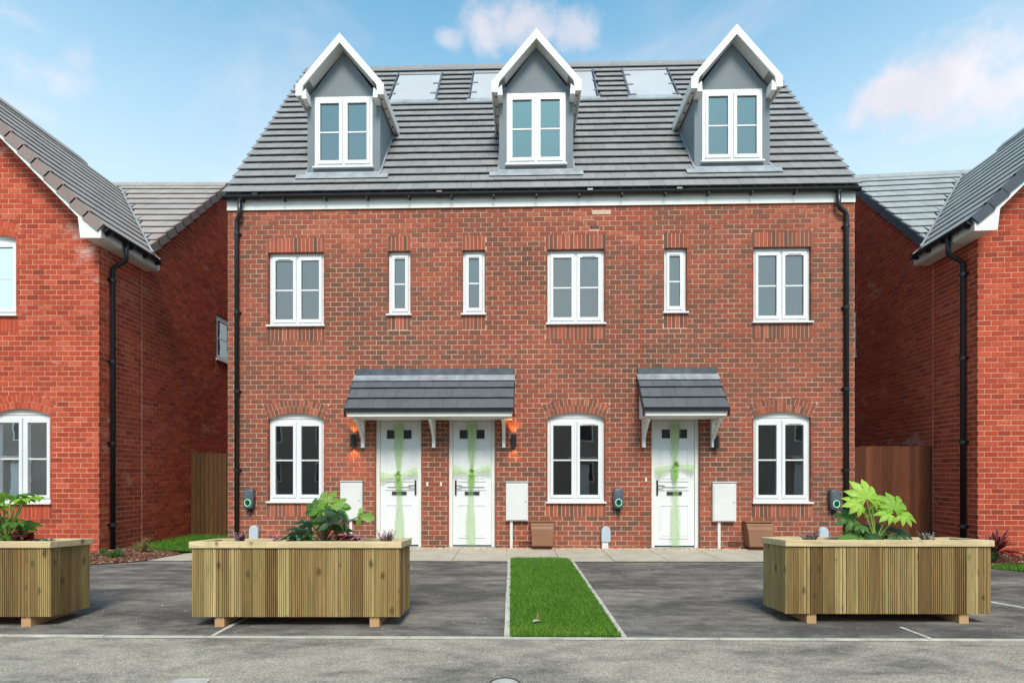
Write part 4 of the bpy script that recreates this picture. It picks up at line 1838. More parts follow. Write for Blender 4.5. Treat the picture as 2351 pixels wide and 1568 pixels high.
    mb.build('eaves_soffit', 'soffit_white', h)
    mb = MB()
    prof = [(math.cos(R(a)) * .06, math.sin(R(a)) * .06) for a in range(180, 361, 20)]
    n_ = len(prof)
    gx = ex - .035
    y0, y1 = VF + .02, yv(ex) + .12
    vs = [fm(gx + c, y, 5.87 + s_) for y in (y0, y1) for c, s_ in prof] + [fm(gx + c * .88, y, 5.87 + s_ * .88) for y in (y0, y1) for c, s_ in prof]
    fs = []
    for i in range(n_ - 1):
        fs += [(i, i + 1, n_ + i + 1, n_ + i), (2 * n_ + i, 3 * n_ + i, 3 * n_ + i + 1, 2 * n_ + i + 1)]
    fs += [tuple(range(n_)), tuple(range(n_, 2 * n_)), (0, n_, 3 * n_, 2 * n_), (n_ - 1, 2 * n_ - 1, 4 * n_ - 1, 3 * n_ - 1)]
    mb.add(vs, fs)
    gt = mb.build('gutter', 'black_plastic', h)
    for y in (VF + .12, .35, .75, 1.1):
        b = MB()
        b.box(gx - .07, gx + .065, y - .02, y + .02, 5.775, 5.83, m=fm)
        b.build('gutter_bracket', 'black_plastic', gt)
    downpipe(h, sm_, .27, 5.83, 0, .20, gx, d=-.06, rad=.042, zneck=5.40)
    return h


neighbour(-1, (-7.67, 9.70, 0), 0.0, 'orange brick house with brownish roof tiles and an arched ground-floor window', 'tile_brown', 'verge_brown')
neighbour(1, (8.38, 9.40, 0), R(5), 'orange brick house with slate-grey roof tiles and dark verge caps', 'tile_slate', 'verge_dark')


# ------------------------------------------------------------------ ground
def sheet(name, poly, z, mat, th=0.0):
    mb = MB()
    if th:
        mb.prism(poly, 0, th, lambda a, d, y: (a, y, z - d))
    else:
        mb.add([(x, y, z) for x, y in poly], [tuple(range(len(poly)))])
    return struct(mb.build(name, mat))


EY = lambda x: 4.655 - .0134 * x                # road edge line
WY = lambda x: D0 - x * math.tan(YAW)            # wall foot of the terrace
PY = lambda x: 8.69 - x * .012                   # front of the path
sheet('ground', [(-300, -300), (300, -300), (300, 300), (-300, 300)], -.03, 'far_ground')
sheet('road', [(-40, -9), (40, -9), (40, EY(40)), (-40, EY(-40))], -.004, 'road_asphalt')
sheet('driveway', [(-13, EY(-13) + .04), (13, EY(13) + .04), (13, 8.9), (6.9, 8.9), (6.9, PY(6.9) + .05), (-6.2, PY(-6.2) + .05), (-6.9, 9.9), (-13, 9.9)], .0, 'drive_asphalt')
# path, laid as slabs
ps = struct(sheet('path', [(-6.15, PY(-6.15)), (6.95, PY(6.95)), (6.95, WY(6.95) - .18), (-5.62, WY(-5.62) - .18), (-5.95, 9.55)], .012, 'path_slab'))
mb = MB()
x = -5.5
k = 0
while x < 6.8:
    x1 = min(x + .9, 6.9)
    sl = MB()
    y0a, y0b = PY(x) + .012, PY(x1) + .012
    y1a, y1b = WY(x) - .20, WY(x1) - .20
    # leave the lawn strip free
    if x1 > -.05 and x < 1.0:
        y0a = y0b = 9.02
    pl = [(x + .006, y0a), (x1 - .006, y0b), (x1 - .006, y1b), (x + .006, y1a)]
    sl.prism(pl, 0, .012, lambda a, d, y: (a, y, .026 + random.uniform(-.0004, .0004) - d))
    sl.build('slab', 'path_slab', ps)
    x = x1
    k += 1
# concrete edging: along the road, beside the lawn strip and between the drives
ed = struct(sheet('edging_bed', [(-12, EY(-12) - .03), (12, EY(12) - .03), (12, EY(12) + .03), (-12, EY(12) + .03 + .0134 * 24)], .001, 'concrete'))


def edge_run(p, q, wd, top, seg=.915):
    p, q = Vector((p[0], p[1], 0)), Vector((q[0], q[1], 0))
    L = (q - p).length
    u = (q - p) / L
    v = Vector((-u.y, u.x, 0))
    n = max(1, round(L / seg))
    for k in range(n):
        a = p + u * (L * k / n + .003)
        b = p + u * (L * (k + 1) / n - .003)
        j = v * random.uniform(-.004, .004)
        t = top + random.uniform(-.003, .003)
        mb = MB()
        c = [a - v * wd / 2 + j, b - v * wd / 2 + j, b + v * wd / 2 + j, a + v * wd / 2 + j]
        mb.add([(x.x, x.y, -.02) for x in c] + [(x.x, x.y, t) for x in c],
               [(4, 5, 6, 7), (0, 1, 5, 4), (1, 2, 6, 5), (2, 3, 7, 6), (3, 0, 4, 7)], random.random())
        mb.build('edging_stone', 'concrete', ed)


edge_run((-11.9, EY(-11.9)), (11.9, EY(11.9)), .038, .010)
edge_run((-.047, EY(0) + .03), (-.047, 8.95), .05, .022)
edge_run((1.0, EY(1) + .03), (1.0, 8.80), .045, .018)
edge_run((-2.70, EY(-2.7) + .03), (-2.68, 8.66), .04, .006)
edge_run((3.71, EY(3.7) + .03), (3.70, 4.98), .035, .006)
edge_run((5.05, 6.70), (6.10, 4.75), .06, .008)


def lawn(name, poly, n, hgt, z, seedv, dens_edge=None):
    rr = random.Random(seedv)
    base = sheet(name, poly, z, 'turf_soil')
    xs_ = [p[0] for p in poly]
    ys_ = [p[1] for p in poly]

    def inside(x, y):
        c = False
        j = len(poly) - 1
        for i in range(len(poly)):
            xi, yi = poly[i]
            xj, yj = poly[j]
            if (yi > y) != (yj > y) and x < (xj - xi) * (y - yi) / (yj - yi) + xi:
                c = not c
            j = i
        return c
    mb = MB()
    k = 0
    while k < n:
        x, y = rr.uniform(min(xs_), max(xs_)), rr.uniform(min(ys_), max(ys_))
        if not inside(x, y):
            continue
        k += 1
        x += rr.gauss(0, .008)
        a = rr.uniform(0, math.pi)
        h = hgt * rr.uniform(.5, 1.25)
        wd = .0035 * rr.uniform(.7, 1.4)
        lx, ly = rr.gauss(0, .012), rr.gauss(0, .012)
        cx, cy = math.cos(a) * wd, math.sin(a) * wd
        edge = .0
        if dens_edge and y < dens_edge:
            edge = rr.random() * .6
        mb.add([(x - cx, y - cy, z), (x + cx, y + cy, z), (x + lx * .4 + cx * .7, y + ly * .4 + cy * .7, z + h * .6), (x + lx, y + ly, z + h)],
               [(0, 1, 2), (0, 2, 3)], min(1, rr.random() * .95 + edge))
    g = stuff(mb.build('grass_blades', 'grass', base))
    return base


lawn('lawn_strip', [(-.02, EY(0) + .03), (.975, EY(1) + .03), (.975, 8.78), (.93, 8.93), (.80, 9.0), (.10, 9.0), (.0, 8.95), (-.02, 8.88)], 42000, .036, .008, 3, 4.95)
lawn('lawn', [(-7.64, 10.35), (-6.55, 9.95), (-5.75, 9.78), (-5.68, 12.5), (-7.64, 12.5)], 9000, .05, .006, 4)
lawn('lawn', [(7.35, 8.12), (7.9, 7.55), (9.6, 7.4), (10.2, 8.3), (7.9, 8.42)], 9000, .045, .006, 5)


def chips(name, poly_fn, n, size, mat, z, seedv):
    rr = random.Random(seedv)
    mb = MB()
    for k in range(n):
        x, y = poly_fn(rr)
        s = size * rr.uniform(.5, 1.3)
        a = rr.uniform(0, 6.28)
        e = rr.uniform(.35, 1)
        t = rr.uniform(-.5, .5)
        vs = []
        for (u, v, h) in ((-1, -e, 0), (1, -e * .8, 0), (.8, e, 0), (-.9, e * .9, 0), (0.1, 0, .8)):
            vs.append((x + s * (u * math.cos(a) - v * math.sin(a)), y + s * (u * math.sin(a) + v * math.cos(a)), z + s * (h + .15 + t * u * .4)))
        mb.add(vs, [(0, 1, 4), (1, 2, 4), (2, 3, 4), (3, 0, 4)], rr.random())
    return mb


def strip_pt(rr):
    x = rr.uniform(-5.6, 6.9)
    return x, WY(x) - rr.uniform(.01, .20) * (1 if rr.random() < .93 else 1.5)


sheet('gravel_bed', [(-5.62, WY(-5.62) - .19), (6.95, WY(6.95) - .19), (6.95, WY(6.95) + .02), (-5.62, WY(-5.62) + .02)], .016, 'path_slab')
g = chips('gravel_strip', strip_pt, 5200, .016, 'gravel', .018, 11).build('gravel_strip', 'gravel')
stuff(g)
tag(g, 'strip of buff gravel along the foot of the terrace wall', 'gravel')
sheet('planting_bed', [(-7.66, 8.55), (-6.75, 8.42), (-6.18, 8.75), (-5.98, 9.55), (-6.55, 9.95), (-7.64, 10.4)], .010, 'soil')


def bed_pt(rr):
    while True:
        x, y = rr.uniform(-7.66, -5.95), rr.uniform(8.4, 10.35)
        if x + (y - 8.4) * -.12 < -6.15 and y < 9.5 - (x + 6.0) * .55 and y > 8.35 + max(0, x + 6.8) * .6:
            return x, y


g = chips('bark_mulch', bed_pt, 2600, .026, 'bark', .012, 12).build('bark_mulch', 'bark')
stuff(g)
tag(g, 'reddish bark mulch in the bed beside the orange brick corner', 'mulch')
sheet('planting_bed', [(6.7, 8.75), (7.2, 8.25), (8.0, 8.42), (10.2, 8.35), (10.2, 9.2), (8.3, 9.38), (8.36, 10.4), (6.95, 10.4)], .010, 'soil')


def bed2_pt(rr):
    return rr.uniform(6.9, 9.6), rr.uniform(8.3, 9.25)


g = chips('bark_mulch', bed2_pt, 1500, .026, 'bark', .012, 13).build('bark_mulch', 'bark')
stuff(g)
tag(g, 'reddish bark mulch under the red strap-leaved plant', 'mulch')
# crumbs of stone on the tarmac
def crumb_pt(rr):
    return rr.uniform(-6, 6), rr.uniform(3.6, 8.4)


g = chips('loose_grit', crumb_pt, 420, .0065, 'gravel', .001, 14).build('loose_grit', 'gravel')
stuff(g)
tag(g, 'loose pale grit scattered over the tarmac', 'grit')

# covers let into the road
def cover(name, label, x, y, rx, ry_, n, pw):
    o = thing(name, label, 'cover', (x, y, 0), 0)
    ring = []
    for k in range(n):
        a = 2 * math.pi * k / n
        ca, sa = math.cos(a), math.sin(a)
        ring.append((math.copysign(abs(ca) ** pw, ca), math.copysign(abs(sa) ** pw, sa)))
    mb = MB()
    vs = [(rx * c * k_, ry_ * s_ * k_, z) for k_, z in ((1.0, -.003), (1.0, .006), (.9, .006), (.9, -.003)) for c, s_ in ring]
    fs = [(l * n + k, l * n + (k + 1) % n, (l + 1) * n + (k + 1) % n, (l + 1) * n + k) for l in range(3) for k in range(n)]
    mb.add(vs, fs)
    mb.build('frame', 'gunmetal' if pw > .8 else 'concrete', o)
    mb = MB()
    mb.add([(rx * .88 * c, ry_ * .88 * s_, .004) for c, s_ in ring] + [(rx * .88 * c, ry_ * .88 * s_, -.003) for c, s_ in ring],
           [tuple(range(n))] + [(k, n + k, n + (k + 1) % n, (k + 1) % n) for k in range(n)])
    mb.build('lid', 'iron_cover', o)


cover('drain_cover', 'pale rectangular cover let into the grey road', -2.27, 3.60, .135, .13, 20, .35)
cover('manhole_cover', 'round access cover set in the grey road before the lawn strip', -.05, 3.62, .115, .13, 28, 1.0)

# withered leaf on the lawn strip
o = thing('fallen_leaf', 'pale curled leaf lying on the lawn strip', 'leaf', (.237, 5.03, .045), .4)
mb = MB()
mb.add([(-.045, 0, .0), (-.01, -.025, .012), (.035, -.01, .005), (.05, .01, .0), (.01, .025, .018), (-.03, .018, .01)], [(0, 1, 4, 5), (1, 2, 3, 4)])
mb.build('blade', 'heather_white', o)
mb = MB()
mb.add([(.0, .0, .01), (.02, .004, .012), (.03, .015, .075), (.012, .02, .06)], [(0, 1, 2, 3)])
mb.build('stalk', 'dry_leaf', o)


# ------------------------------------------------------------------ fences in the gaps
def fence(x0, x1, y, h, rz, mat, label, bw=.105, post_at=None):
    o = thing('fence', label, 'fence', (x0, y, 0), rz)
    L = x1 - x0
    n = round(L / bw)
    ms = []
    for k in range(6):
        mb = MB()
        mb.add([(0, 0, 0), (L / n + .012, -.018, 0), (L / n + .012, -.004, 0), (0, .008, 0), (0, 0, h), (L / n + .012, -.018, h), (L / n + .012, -.004, h), (0, .008, h)],
               [(0, 1, 5, 4), (1, 2, 6, 5), (2, 3, 7, 6), (3, 0, 4, 7), (4, 5, 6, 7)], (k + .5) / 6)
        ms.append(mb.mesh('board', mat))
    for k in range(n):
        inst('board', random.choice(ms), o, (k * L / n, 0, .02 + random.uniform(-.01, .01)))
    for z in (.35, 1.0, h - .25):
        mb = MB()
        mb.box(0, L, .012, .06, z, z + .08)
        mb.build('rail', mat, o)
    for x in (post_at or (.05, L - .05)):
        mb = MB()
        mb.box(x - .05, x + .05, .062, .16, 0, h + .03)
        mb.build('post', mat, o)
    return o


f1 = fence(-7.64, -5.56, 12.45, 1.93, 0, 'fence_olive', 'dull brown board fence in the grassy gap beside the orange house with brownish tiles')
f2 = fence(6.62, 8.42, 10.62, 2.0, -R(3), 'fence_wood', 'red-brown board fence closing the gap behind the lime leaved plant')


# ------------------------------------------------------------------ timber planters
deck_profiles = []
for v in range(5):
    rr = random.Random(50 + v)
    pr = [(0.0, .004)]
    x = .02
    # ribbed decking turned on end: raised ribs with grooves between, a plain band here and there
    while x < .97:
        wdt = rr.choice((.10, .105, .11, .25 if rr.random() < .5 else .10))
        x1 = min(x + wdt, .975)
        pr += [(x, -.007), (x1, -.007)]
        if x1 < .90:
            pr += [(x1 + .012, .005), (x1 + .058, .005)]
        x = x1 + .07
    pr.append((1.0, .004))
    deck_profiles.append(pr)


def board_mesh(width, z0, z1, prof, r):
    mb = MB()
    n = len(prof)
    W_ = width - .004
    vs = [(p[0] * W_, p[1], z0) for p in prof] + [(p[0] * W_, p[1], z1) for p in prof]
    fs = [(i, i + 1, n + i + 1, n + i) for i in range(n - 1)]
    vs += [(0, .022, z0), (W_, .022, z0), (0, .022, z1), (W_, .022, z1)]
    b = 2 * n
    fs += [(0, n, b + 2, b), (n - 1, b + 1, b + 3, 2 * n - 1), (b, b + 2, b + 3, b + 1)]
    fs += [tuple(range(n)) + (b + 1, b), tuple(range(2 * n - 1, n - 1, -1)) + (b + 2, b + 3)]
    mb.add(vs, fs, r)
    return mb.mesh('board', 'deck_wood')


PZ0, PZ1, PRIM = .10, .752, .818
SHR = .062            # the drive falls a little toward the houses and the planters lean with it
BW = .1165
BM = [board_mesh(BW, PZ0, PZ1, deck_profiles[v % 5], (v * 7 % 20 + .5) / 20) for v in range(20)]


def planter(x0, y0, rz, label, nb=17, depth=.47):
    o = thing('planter', label, 'planter', (x0, y0, 0), rz, 'timber planters set out along the drives')
    Wd = nb * BW
    nd = 4
    bd = depth / nd
    for k in range(nb):
        inst('board', random.choice(BM), o, (k * BW + .002, random.uniform(-.002, .002), 0))
        inst('board', random.choice(BM), o, ((k + 1) * BW - .002, depth, -SHR * depth), (0, 0, math.pi))
    for k in range(nd):
        sx = bd / BW
        inst('board', random.choice(BM), o, (Wd, .0 + k * bd + .002, -SHR * (k + .5) * bd), (0, 0, math.pi / 2), (sx, 1, 1))
        inst('board', random.choice(BM), o, (0, (k + 1) * bd - .002, -SHR * (k + .5) * bd), (0, 0, -math.pi / 2), (sx, 1, 1))
    e = .022
    rw = .075
    A0, A1, B0, B1 = -e, Wd + e, -e, depth + e
    for poly in ([(A0, B0), (A1, B0), (A1 - rw, B0 + rw), (A0 + rw, B0 + rw)], [(A1, B0), (A1, B1), (A1 - rw, B1 - rw), (A1 - rw, B0 + rw)],
                 [(A1, B1), (A0, B1), (A0 + rw, B1 - rw), (A1 - rw, B1 - rw)], [(A0, B1), (A0, B0), (A0 + rw, B0 + rw), (A0 + rw, B1 - rw)]):
        mb = MB()
        mb.prism(poly, 0, PRIM - PZ1 - .004, lambda a, d, y: (a, y, PRIM - d - SHR * y), random.random())
        mb.build('rim_board', 'rim_wood', o, bevel=.004)
    for x in (.205, Wd - .29):
        mb = MB()
        mb.prism([(.015, -.003), (depth - .015, -.003), (depth - .015, PZ0 + .004 - SHR * depth), (.015, PZ0 + .004)], 0, .092, lambda p, d, z: (x + d, p, z))
        mb.build('bearer', 'bearer_wood', o)
    mb = MB()
    mb.prism([(.024, PZ0 + .005), (depth - .024, PZ0 + .005 - SHR * depth), (depth - .024, PZ0 + .03 - SHR * depth), (.024, PZ0 + .03)], .024, Wd - .024, lambda p, d, z: (d, p, z))
    mb.build('bottom_board', 'bearer_wood', o)
    rr = random.Random(int(x0 * 100))
    mb = MB()
    nx, ny = 40, 10
    vs = [(.022 + (Wd - .044) * i / nx, .022 + (depth - .044) * j / ny, .770 - SHR * (depth * j / ny) + rr.uniform(-.010, .010)) for j in range(ny + 1) for i in range(nx + 1)]
    mb.add(vs, [(j * (nx + 1) + i, j * (nx + 1) + i + 1, (j + 1) * (nx + 1) + i + 1, (j + 1) * (nx + 1) + i) for j in range(ny) for i in range(nx)])
    mb.build('soil', 'soil', o)
    return o


PXL = [(-6.40, 5.0), (-3.055, 4.995), (2.685, 5.11)]
planter(*PXL[0], 0, 'timber planter standing before the orange house with brownish tiles')
planter(*PXL[1], 0, 'timber planter with the dark-leaved shrub, before the two-door porch')
planter(PXL[2][0], PXL[2][1], R(-.4), 'timber planter with the lime-leaved plant, before the unlit lamp and gas box')


# ------------------------------------------------------------------ plants
def leaf_mesh(name, mat, lobes, spread, base, lw, droop=.25, jag=0.0, seedv=1):
    """palmate leaf of unit reach; petiole at the origin, middle lobe along +y"""
    rr = random.Random(seedv)
    mb = MB()
    rim_ = []
    for i in range(lobes):
        f = (i / (lobes - 1) * 2 - 1) if lobes > 1 else 0
        a = f * spread
        ln = (1.0 - .38 * abs(f) ** 1.5) * rr.uniform(.92, 1.05)
        dx, dy = math.sin(a), math.cos(a)
        px, py = dy, -dx
        wd = lw * ln * rr.uniform(.9, 1.1)
        zf = lambda t: .06 * math.sin(t * 3) - droop * t * t
        vs = [(0, 0, 0)]
        prof = [(base, .42), (.45, .62), (.62, 1.0), (.80, .72), (1.0, .0)]
        L_, M_, R_ = [], [], []
        for t, k in prof:
            r_ = t * ln
            z = zf(t)
            jw = 1 + rr.uniform(-jag, jag)
            M_.append((dx * r_, dy * r_, z - .03 * k))
            L_.append((dx * r_ - px * wd * k * jw, dy * r_ - py * wd * k * jw, z + .035 * k))
            R_.append((dx * r_ + px * wd * k * jw, dy * r_ + py * wd * k * jw, z + .035 * k))
        n = len(prof)
        vs += L_ + M_ + R_
        fs = [(0, 1, 1 + n), (0, 1 + n, 1 + 2 * n)]
        for k in range(n - 1):
            fs += [(1 + k, 2 + k, 2 + n + k, 1 + n + k), (1 + n + k, 2 + n + k, 2 + 2 * n + k, 1 + 2 * n + k)]
        mb.add(vs, fs)
        rim_.append((L_[0], R_[0], L_[1], R_[1]))
    # web between neighbouring lobes
    for a, b in zip(rim_, rim_[1:]):
        mb.add([(0, 0, 0), a[1], a[3], b[2], b[0]], [(0, 1, 4), (1, 2, 3, 4)])
    me = mb.mesh(name, mat)
    me.polygons.foreach_set('use_smooth', [True] * len(me.polygons))
    return me


LEAF_LIME = [leaf_mesh('leaf', 'leaf_lime', 8, R(128), .3, .20, .28, .1, s) for s in (1, 2)]
LEAF_GREEN = [leaf_mesh('leaf', 'leaf_green', 7, R(118), .3, .21, .30, .1, s) for s in (3, 4)]
LEAF_DARK = [leaf_mesh('leaf', 'leaf_darkgreen', 7, R(118), .3, .21, .35, .1, s) for s in (5, 6)]
LEAF_BLUE = [leaf_mesh('leaf', 'leaf_bluegreen', 5, R(98), .3, .27, .5, .1, s) for s in (7, 8)]
LEAF_BROAD = [leaf_mesh('leaf', 'leaf_green', 5, R(92), .28, .30, .45, .1, s) for s in (9, 10)]
LEAF_FRESH = [leaf_mesh('leaf', 'leaf_fresh', 7, R(118), .3, .20, .28, .1, 16)]
LEAF_LEAFY = [leaf_mesh('leaf', 'leaf_fresh', 5, R(100), .28, .26, .35, .1, s) for s in (11, 12)]
LEAF_THREE = [leaf_mesh('leaf', 'leaf_fresh', 3, R(72), .1, .30, .15, .05, 15)]


def stem(parent, p, q, mat, rad=.006, sag=.0, name='stem'):
    p, q = Vector(p), Vector(q)
    m_ = (p + q) / 2 + Vector((0, 0, -sag)) + Vector(((q.x - p.x) * -.18, 0, 0.02))
    pts = []
    for k in range(7):
        t = k / 6
        pts.append(tuple(p * (1 - t) ** 2 + m_ * 2 * t * (1 - t) + q * t * t))
    mb = MB()
    mb.tube(pts, [rad * (1.2 - .5 * k / 6) for k in range(7)], 6)
    return mb.build(name, mat, parent, True)


def leaf_at(parent, me, pos, size, yaw, pitch, spin=0.0):
    """yaw: heading of the middle lobe round z, pitch: lobe tip up (+), spin: turn in the leaf's own plane"""
    e = Matrix.Rotation(yaw, 3, 'Z') @ Matrix.Rotation(pitch, 3, 'X') @ Matrix.Rotation(spin, 3, 'Z')
    return inst('leaf', me, parent, pos, e.to_euler(), size)


def fatsia(root, label, crown, leaves):
    o = thing('fatsia_plant', label, 'plant', root)
    for (x, y, z, mset, size, yaw, pitch, roll, sm) in leaves:
        stem(o, crown, (x, y, z), sm, .0075)
        leaf_at(o, random.choice(mset), (x, y, z), size, R(yaw), R(pitch), R(roll))
    return o


# right planter: one bright young plant with two big leaf heads, darker leaves under it
PR = (3.70, 5.33, .75)
fatsia(PR, 'lime green fatsia with two upright bright leaf heads in the planter', (.0, 0, .0), [
    (-.12, -.04, .47, LEAF_LIME, .225, 0, 76, 10, 'stem_green'),
    (-.19, -.05, .41, LEAF_LIME, .17, 0, 58, 74, 'stem_green'),
    (-.05, -.02, .45, LEAF_LIME, .15, 0, 68, -55, 'stem_green'),
    (.16, -.04, .36, LEAF_LIME, .225, 0, 68, -22, 'stem_green'),
    (.12, -.05, .31, LEAF_LIME, .16, 0, 48, 66, 'stem_green'),
    (.22, -.06, .30, LEAF_LIME, .17, 0, 42, -100, 'stem_green'),
    (.02, .03, .30, LEAF_FRESH, .13, 0, 45, 20, 'stem_green'),
    (-.22, .0, .25, LEAF_GREEN, .19, 0, 50, 60, 'stem_green'),
    (-.16, -.04, .19, LEAF_GREEN, .11, 0, 30, 120, 'stem_green'),
    (-.19, -.06, .07, LEAF_GREEN, .20, 0, 35, 80, 'stem_green'),
    (.22, .0, .11, LEAF_DARK, .22, 0, 35, -75, 'stem_green'),
    (.12, -.07, .06, LEAF_DARK, .17, 0, 40, -110, 'stem_green'),
    (-.04, -.09, .06, LEAF_DARK, .16, 0, 45, 30, 'stem_green'),
    (.05, .0, .10, LEAF_DARK, .18, 0, 55, -10, 'stem_green'),
    (-.09, .03, .09, LEAF_DARK, .17, 0, 50, 30, 'stem_green')])
# middle planter: taller dark shrub, big drooping leaves and one thin side shoot
PM = (-1.86, 5.24, .755)
fatsia(PM, 'dark leaved fatsia with drooping blue-green leaves and a thin side shoot', (-.03, 0, 0), [
    (.02, .0, .42, LEAF_LEAFY, .18, 0, 66, 35, 'stem_brown'),
    (.06, -.03, .40, LEAF_LEAFY, .17, 0, 30, 170, 'stem_brown'),
    (.0, -.05, .37, LEAF_LEAFY, .17, 0, 60, 110, 'stem_brown'),
    (-.10, .0, .33, LEAF_GREEN, .17, 0, 75, 15, 'stem_brown'),
    (.10, -.04, .33, LEAF_LEAFY, .17, 0, 55, -60, 'stem_brown'),
    (.04, -.08, .30, LEAF_LEAFY, .16, 10, -60, 185, 'stem_brown'),
    (.12, -.02, .38, LEAF_LEAFY, .14, 0, 60, -25, 'stem_brown'),
    (.16, -.06, .26, LEAF_BLUE, .24, -20, -62, 205, 'stem_brown'),
    (.10, -.09, .22, LEAF_BLUE, .22, 0, -66, 175, 'stem_brown'),
    (.0, -.05, .20, LEAF_LEAFY, .15, 0, -55, 165, 'stem_brown'),
    (.05, .0, .15, LEAF_GREEN, .16, 0, -60, 190, 'stem_brown'),
    (.15, .02, .12, LEAF_GREEN, .15, 0, -60, 210, 'stem_brown'),
    (-.13, -.05, .20, LEAF_BLUE, .19, 0, -45, 130, 'stem_brown'),
    (-.19, -.10, .12, LEAF_BLUE, .20, 0, -50, 145, 'stem_brown'),
    (-.26, -.10, .07, LEAF_BLUE, .17, 0, -40, 120, 'stem_brown'),
    (-.13, -.06, .09, LEAF_GREEN, .14, 0, 40, 80, 'stem_brown'),
    (-.28, .02, .07, LEAF_GREEN, .15, 0, 50, 60, 'stem_brown'),
    (-.05, .0, .28, LEAF_GREEN, .16, 0, 65, 60, 'stem_brown'),
    (.325, -.03, .285, LEAF_THREE, .165, 0, 72, -95, 'stem_brown')])
# left planter: bushy light green plant cut by the picture edge
PL_ = (-5.05, 5.23, .765)
lv = []
rr = random.Random(4)
for k in range(26):
    a = rr.uniform(-180, 180)
    z = rr.uniform(.06, .48)
    r_ = (.10 + .16 * rr.random()) * (1 - .35 * z)
    lv.append((-math.sin(R(a)) * r_, math.cos(R(a)) * r_ * .7, z, LEAF_GREEN if rr.random() < .55 else LEAF_LIME if z > .3 else LEAF_GREEN, rr.uniform(.13, .19), a, rr.uniform(-5, 45), rr.uniform(-20, 20), 'stem_green'))
fatsia(PL_, 'bushy light green fatsia in the planter by the arched window of the orange house', (0, 0, 0), lv)


def heather(x, y, label, mats, n, h, sp, seedv):
    rr = random.Random(seedv)
    o = thing('heather', label, 'plant', (x, y, .762), 0, 'small heathers and heucheras in the planters')
    groups = {}
    for k in range(n):
        mat = rr.choice(mats)
        mb = groups.setdefault(mat, MB())
        a = rr.uniform(0, 6.28)
        r0, r1 = sp * .3 * rr.random(), sp * rr.uniform(.3, 1)
        p0 = Vector((r0 * math.cos(a), r0 * math.sin(a) * .6, 0))
        p1 = Vector((r1 * math.cos(a), r1 * math.sin(a) * .6, h * rr.uniform(.6, 1.25)))
        for j in range(9):
            t = .3 + .7 * j / 8
            c = p0.lerp(p1, t)
            s = .0155 * (1.25 - t * .7)
            b = rr.uniform(0, 6.28)
            u = Vector((math.cos(b), math.sin(b), .7)) * s * 1.6
            v = Vector((-math.sin(b), math.cos(b), 0)) * s * .8
            mb.add([tuple(c - v), tuple(c + u), tuple(c + v)], [(0, 1, 2)])
    for mat, mb in groups.items():
        mb.build('flower_spikes' if mat.startswith('heather') else 'sprigs', mat, o)


def heuchera(x, y, label, n, sz, seedv, mat='leaf_red'):
    rr = random.Random(seedv)
    o = thing('heuchera', label, 'plant', (x, y, .762), 0, 'small heathers and heucheras in the planters')
    ms = leaf_mesh('leaf', mat, 5, R(110), .45, .34, .25, .1, seedv)
    for k in range(n):
        a = rr.uniform(-180, 180)
        r_ = rr.uniform(.01, .06)
        z = rr.uniform(.025, .10)
        leaf_at(o, ms, (-math.sin(R(a)) * r_, math.cos(R(a)) * r_ * .6, z), sz * rr.uniform(.7, 1.2), R(a), R(rr.uniform(0, 50)))
    mb = MB()
    mb.tube([(0, 0, -.01), (0, 0, .03)], .02, 8)
    mb.build('crown', 'stem_brown', o)


heuchera(-1.60, 5.20, 'pink heuchera near the drooping blue-green leaves', 14, .075, 21, 'heather_pink')
heuchera(-1.68, 5.16, 'dark red heuchera under the drooping blue-green leaves', 12, .07, 22)
heather(-1.255, 5.19, 'pink and white heather at the end of the planter by the doors', ['heather_pink', 'heather_pink', 'heather_white', 'leaf_darkgreen'], 46, .12, .10, 23)
heather(-2.70, 5.18, 'white-tipped pink heather near the charger end of the planter', ['heather_white', 'heather_pink', 'leaf_red'], 30, .10, .07, 24)
heuchera(-2.38, 5.17, 'low pink heuchera beside the drooping blue-green leaves', 10, .055, 25, 'heather_pink')
heather(3.02, 5.30, 'white and dark red heather by the brown gas box', ['heather_white', 'heather_white', 'leaf_red', 'leaf_red'], 44, .10, .12, 26)
heather(4.22, 5.32, 'sparse white and pink heather before the orange brick corner', ['heather_white', 'heather_pink', 'leaf_darkgreen'], 26, .09, .12, 27)
heather(3.98, 5.32, 'tiny dark heather sprigs beside the lime leaved plant', ['leaf_red', 'leaf_darkgreen'], 10, .03, .05, 28)
heuchera(-4.82, 5.15, 'crimson heuchera beside the bushy light green fatsia', 16, .085, 29)
heather(-4.60, 5.17, 'pale heather at the open end of the planter by the orange house', ['heather_white', 'heather_white', 'leaf_darkgreen'], 30, .055, .09, 30)


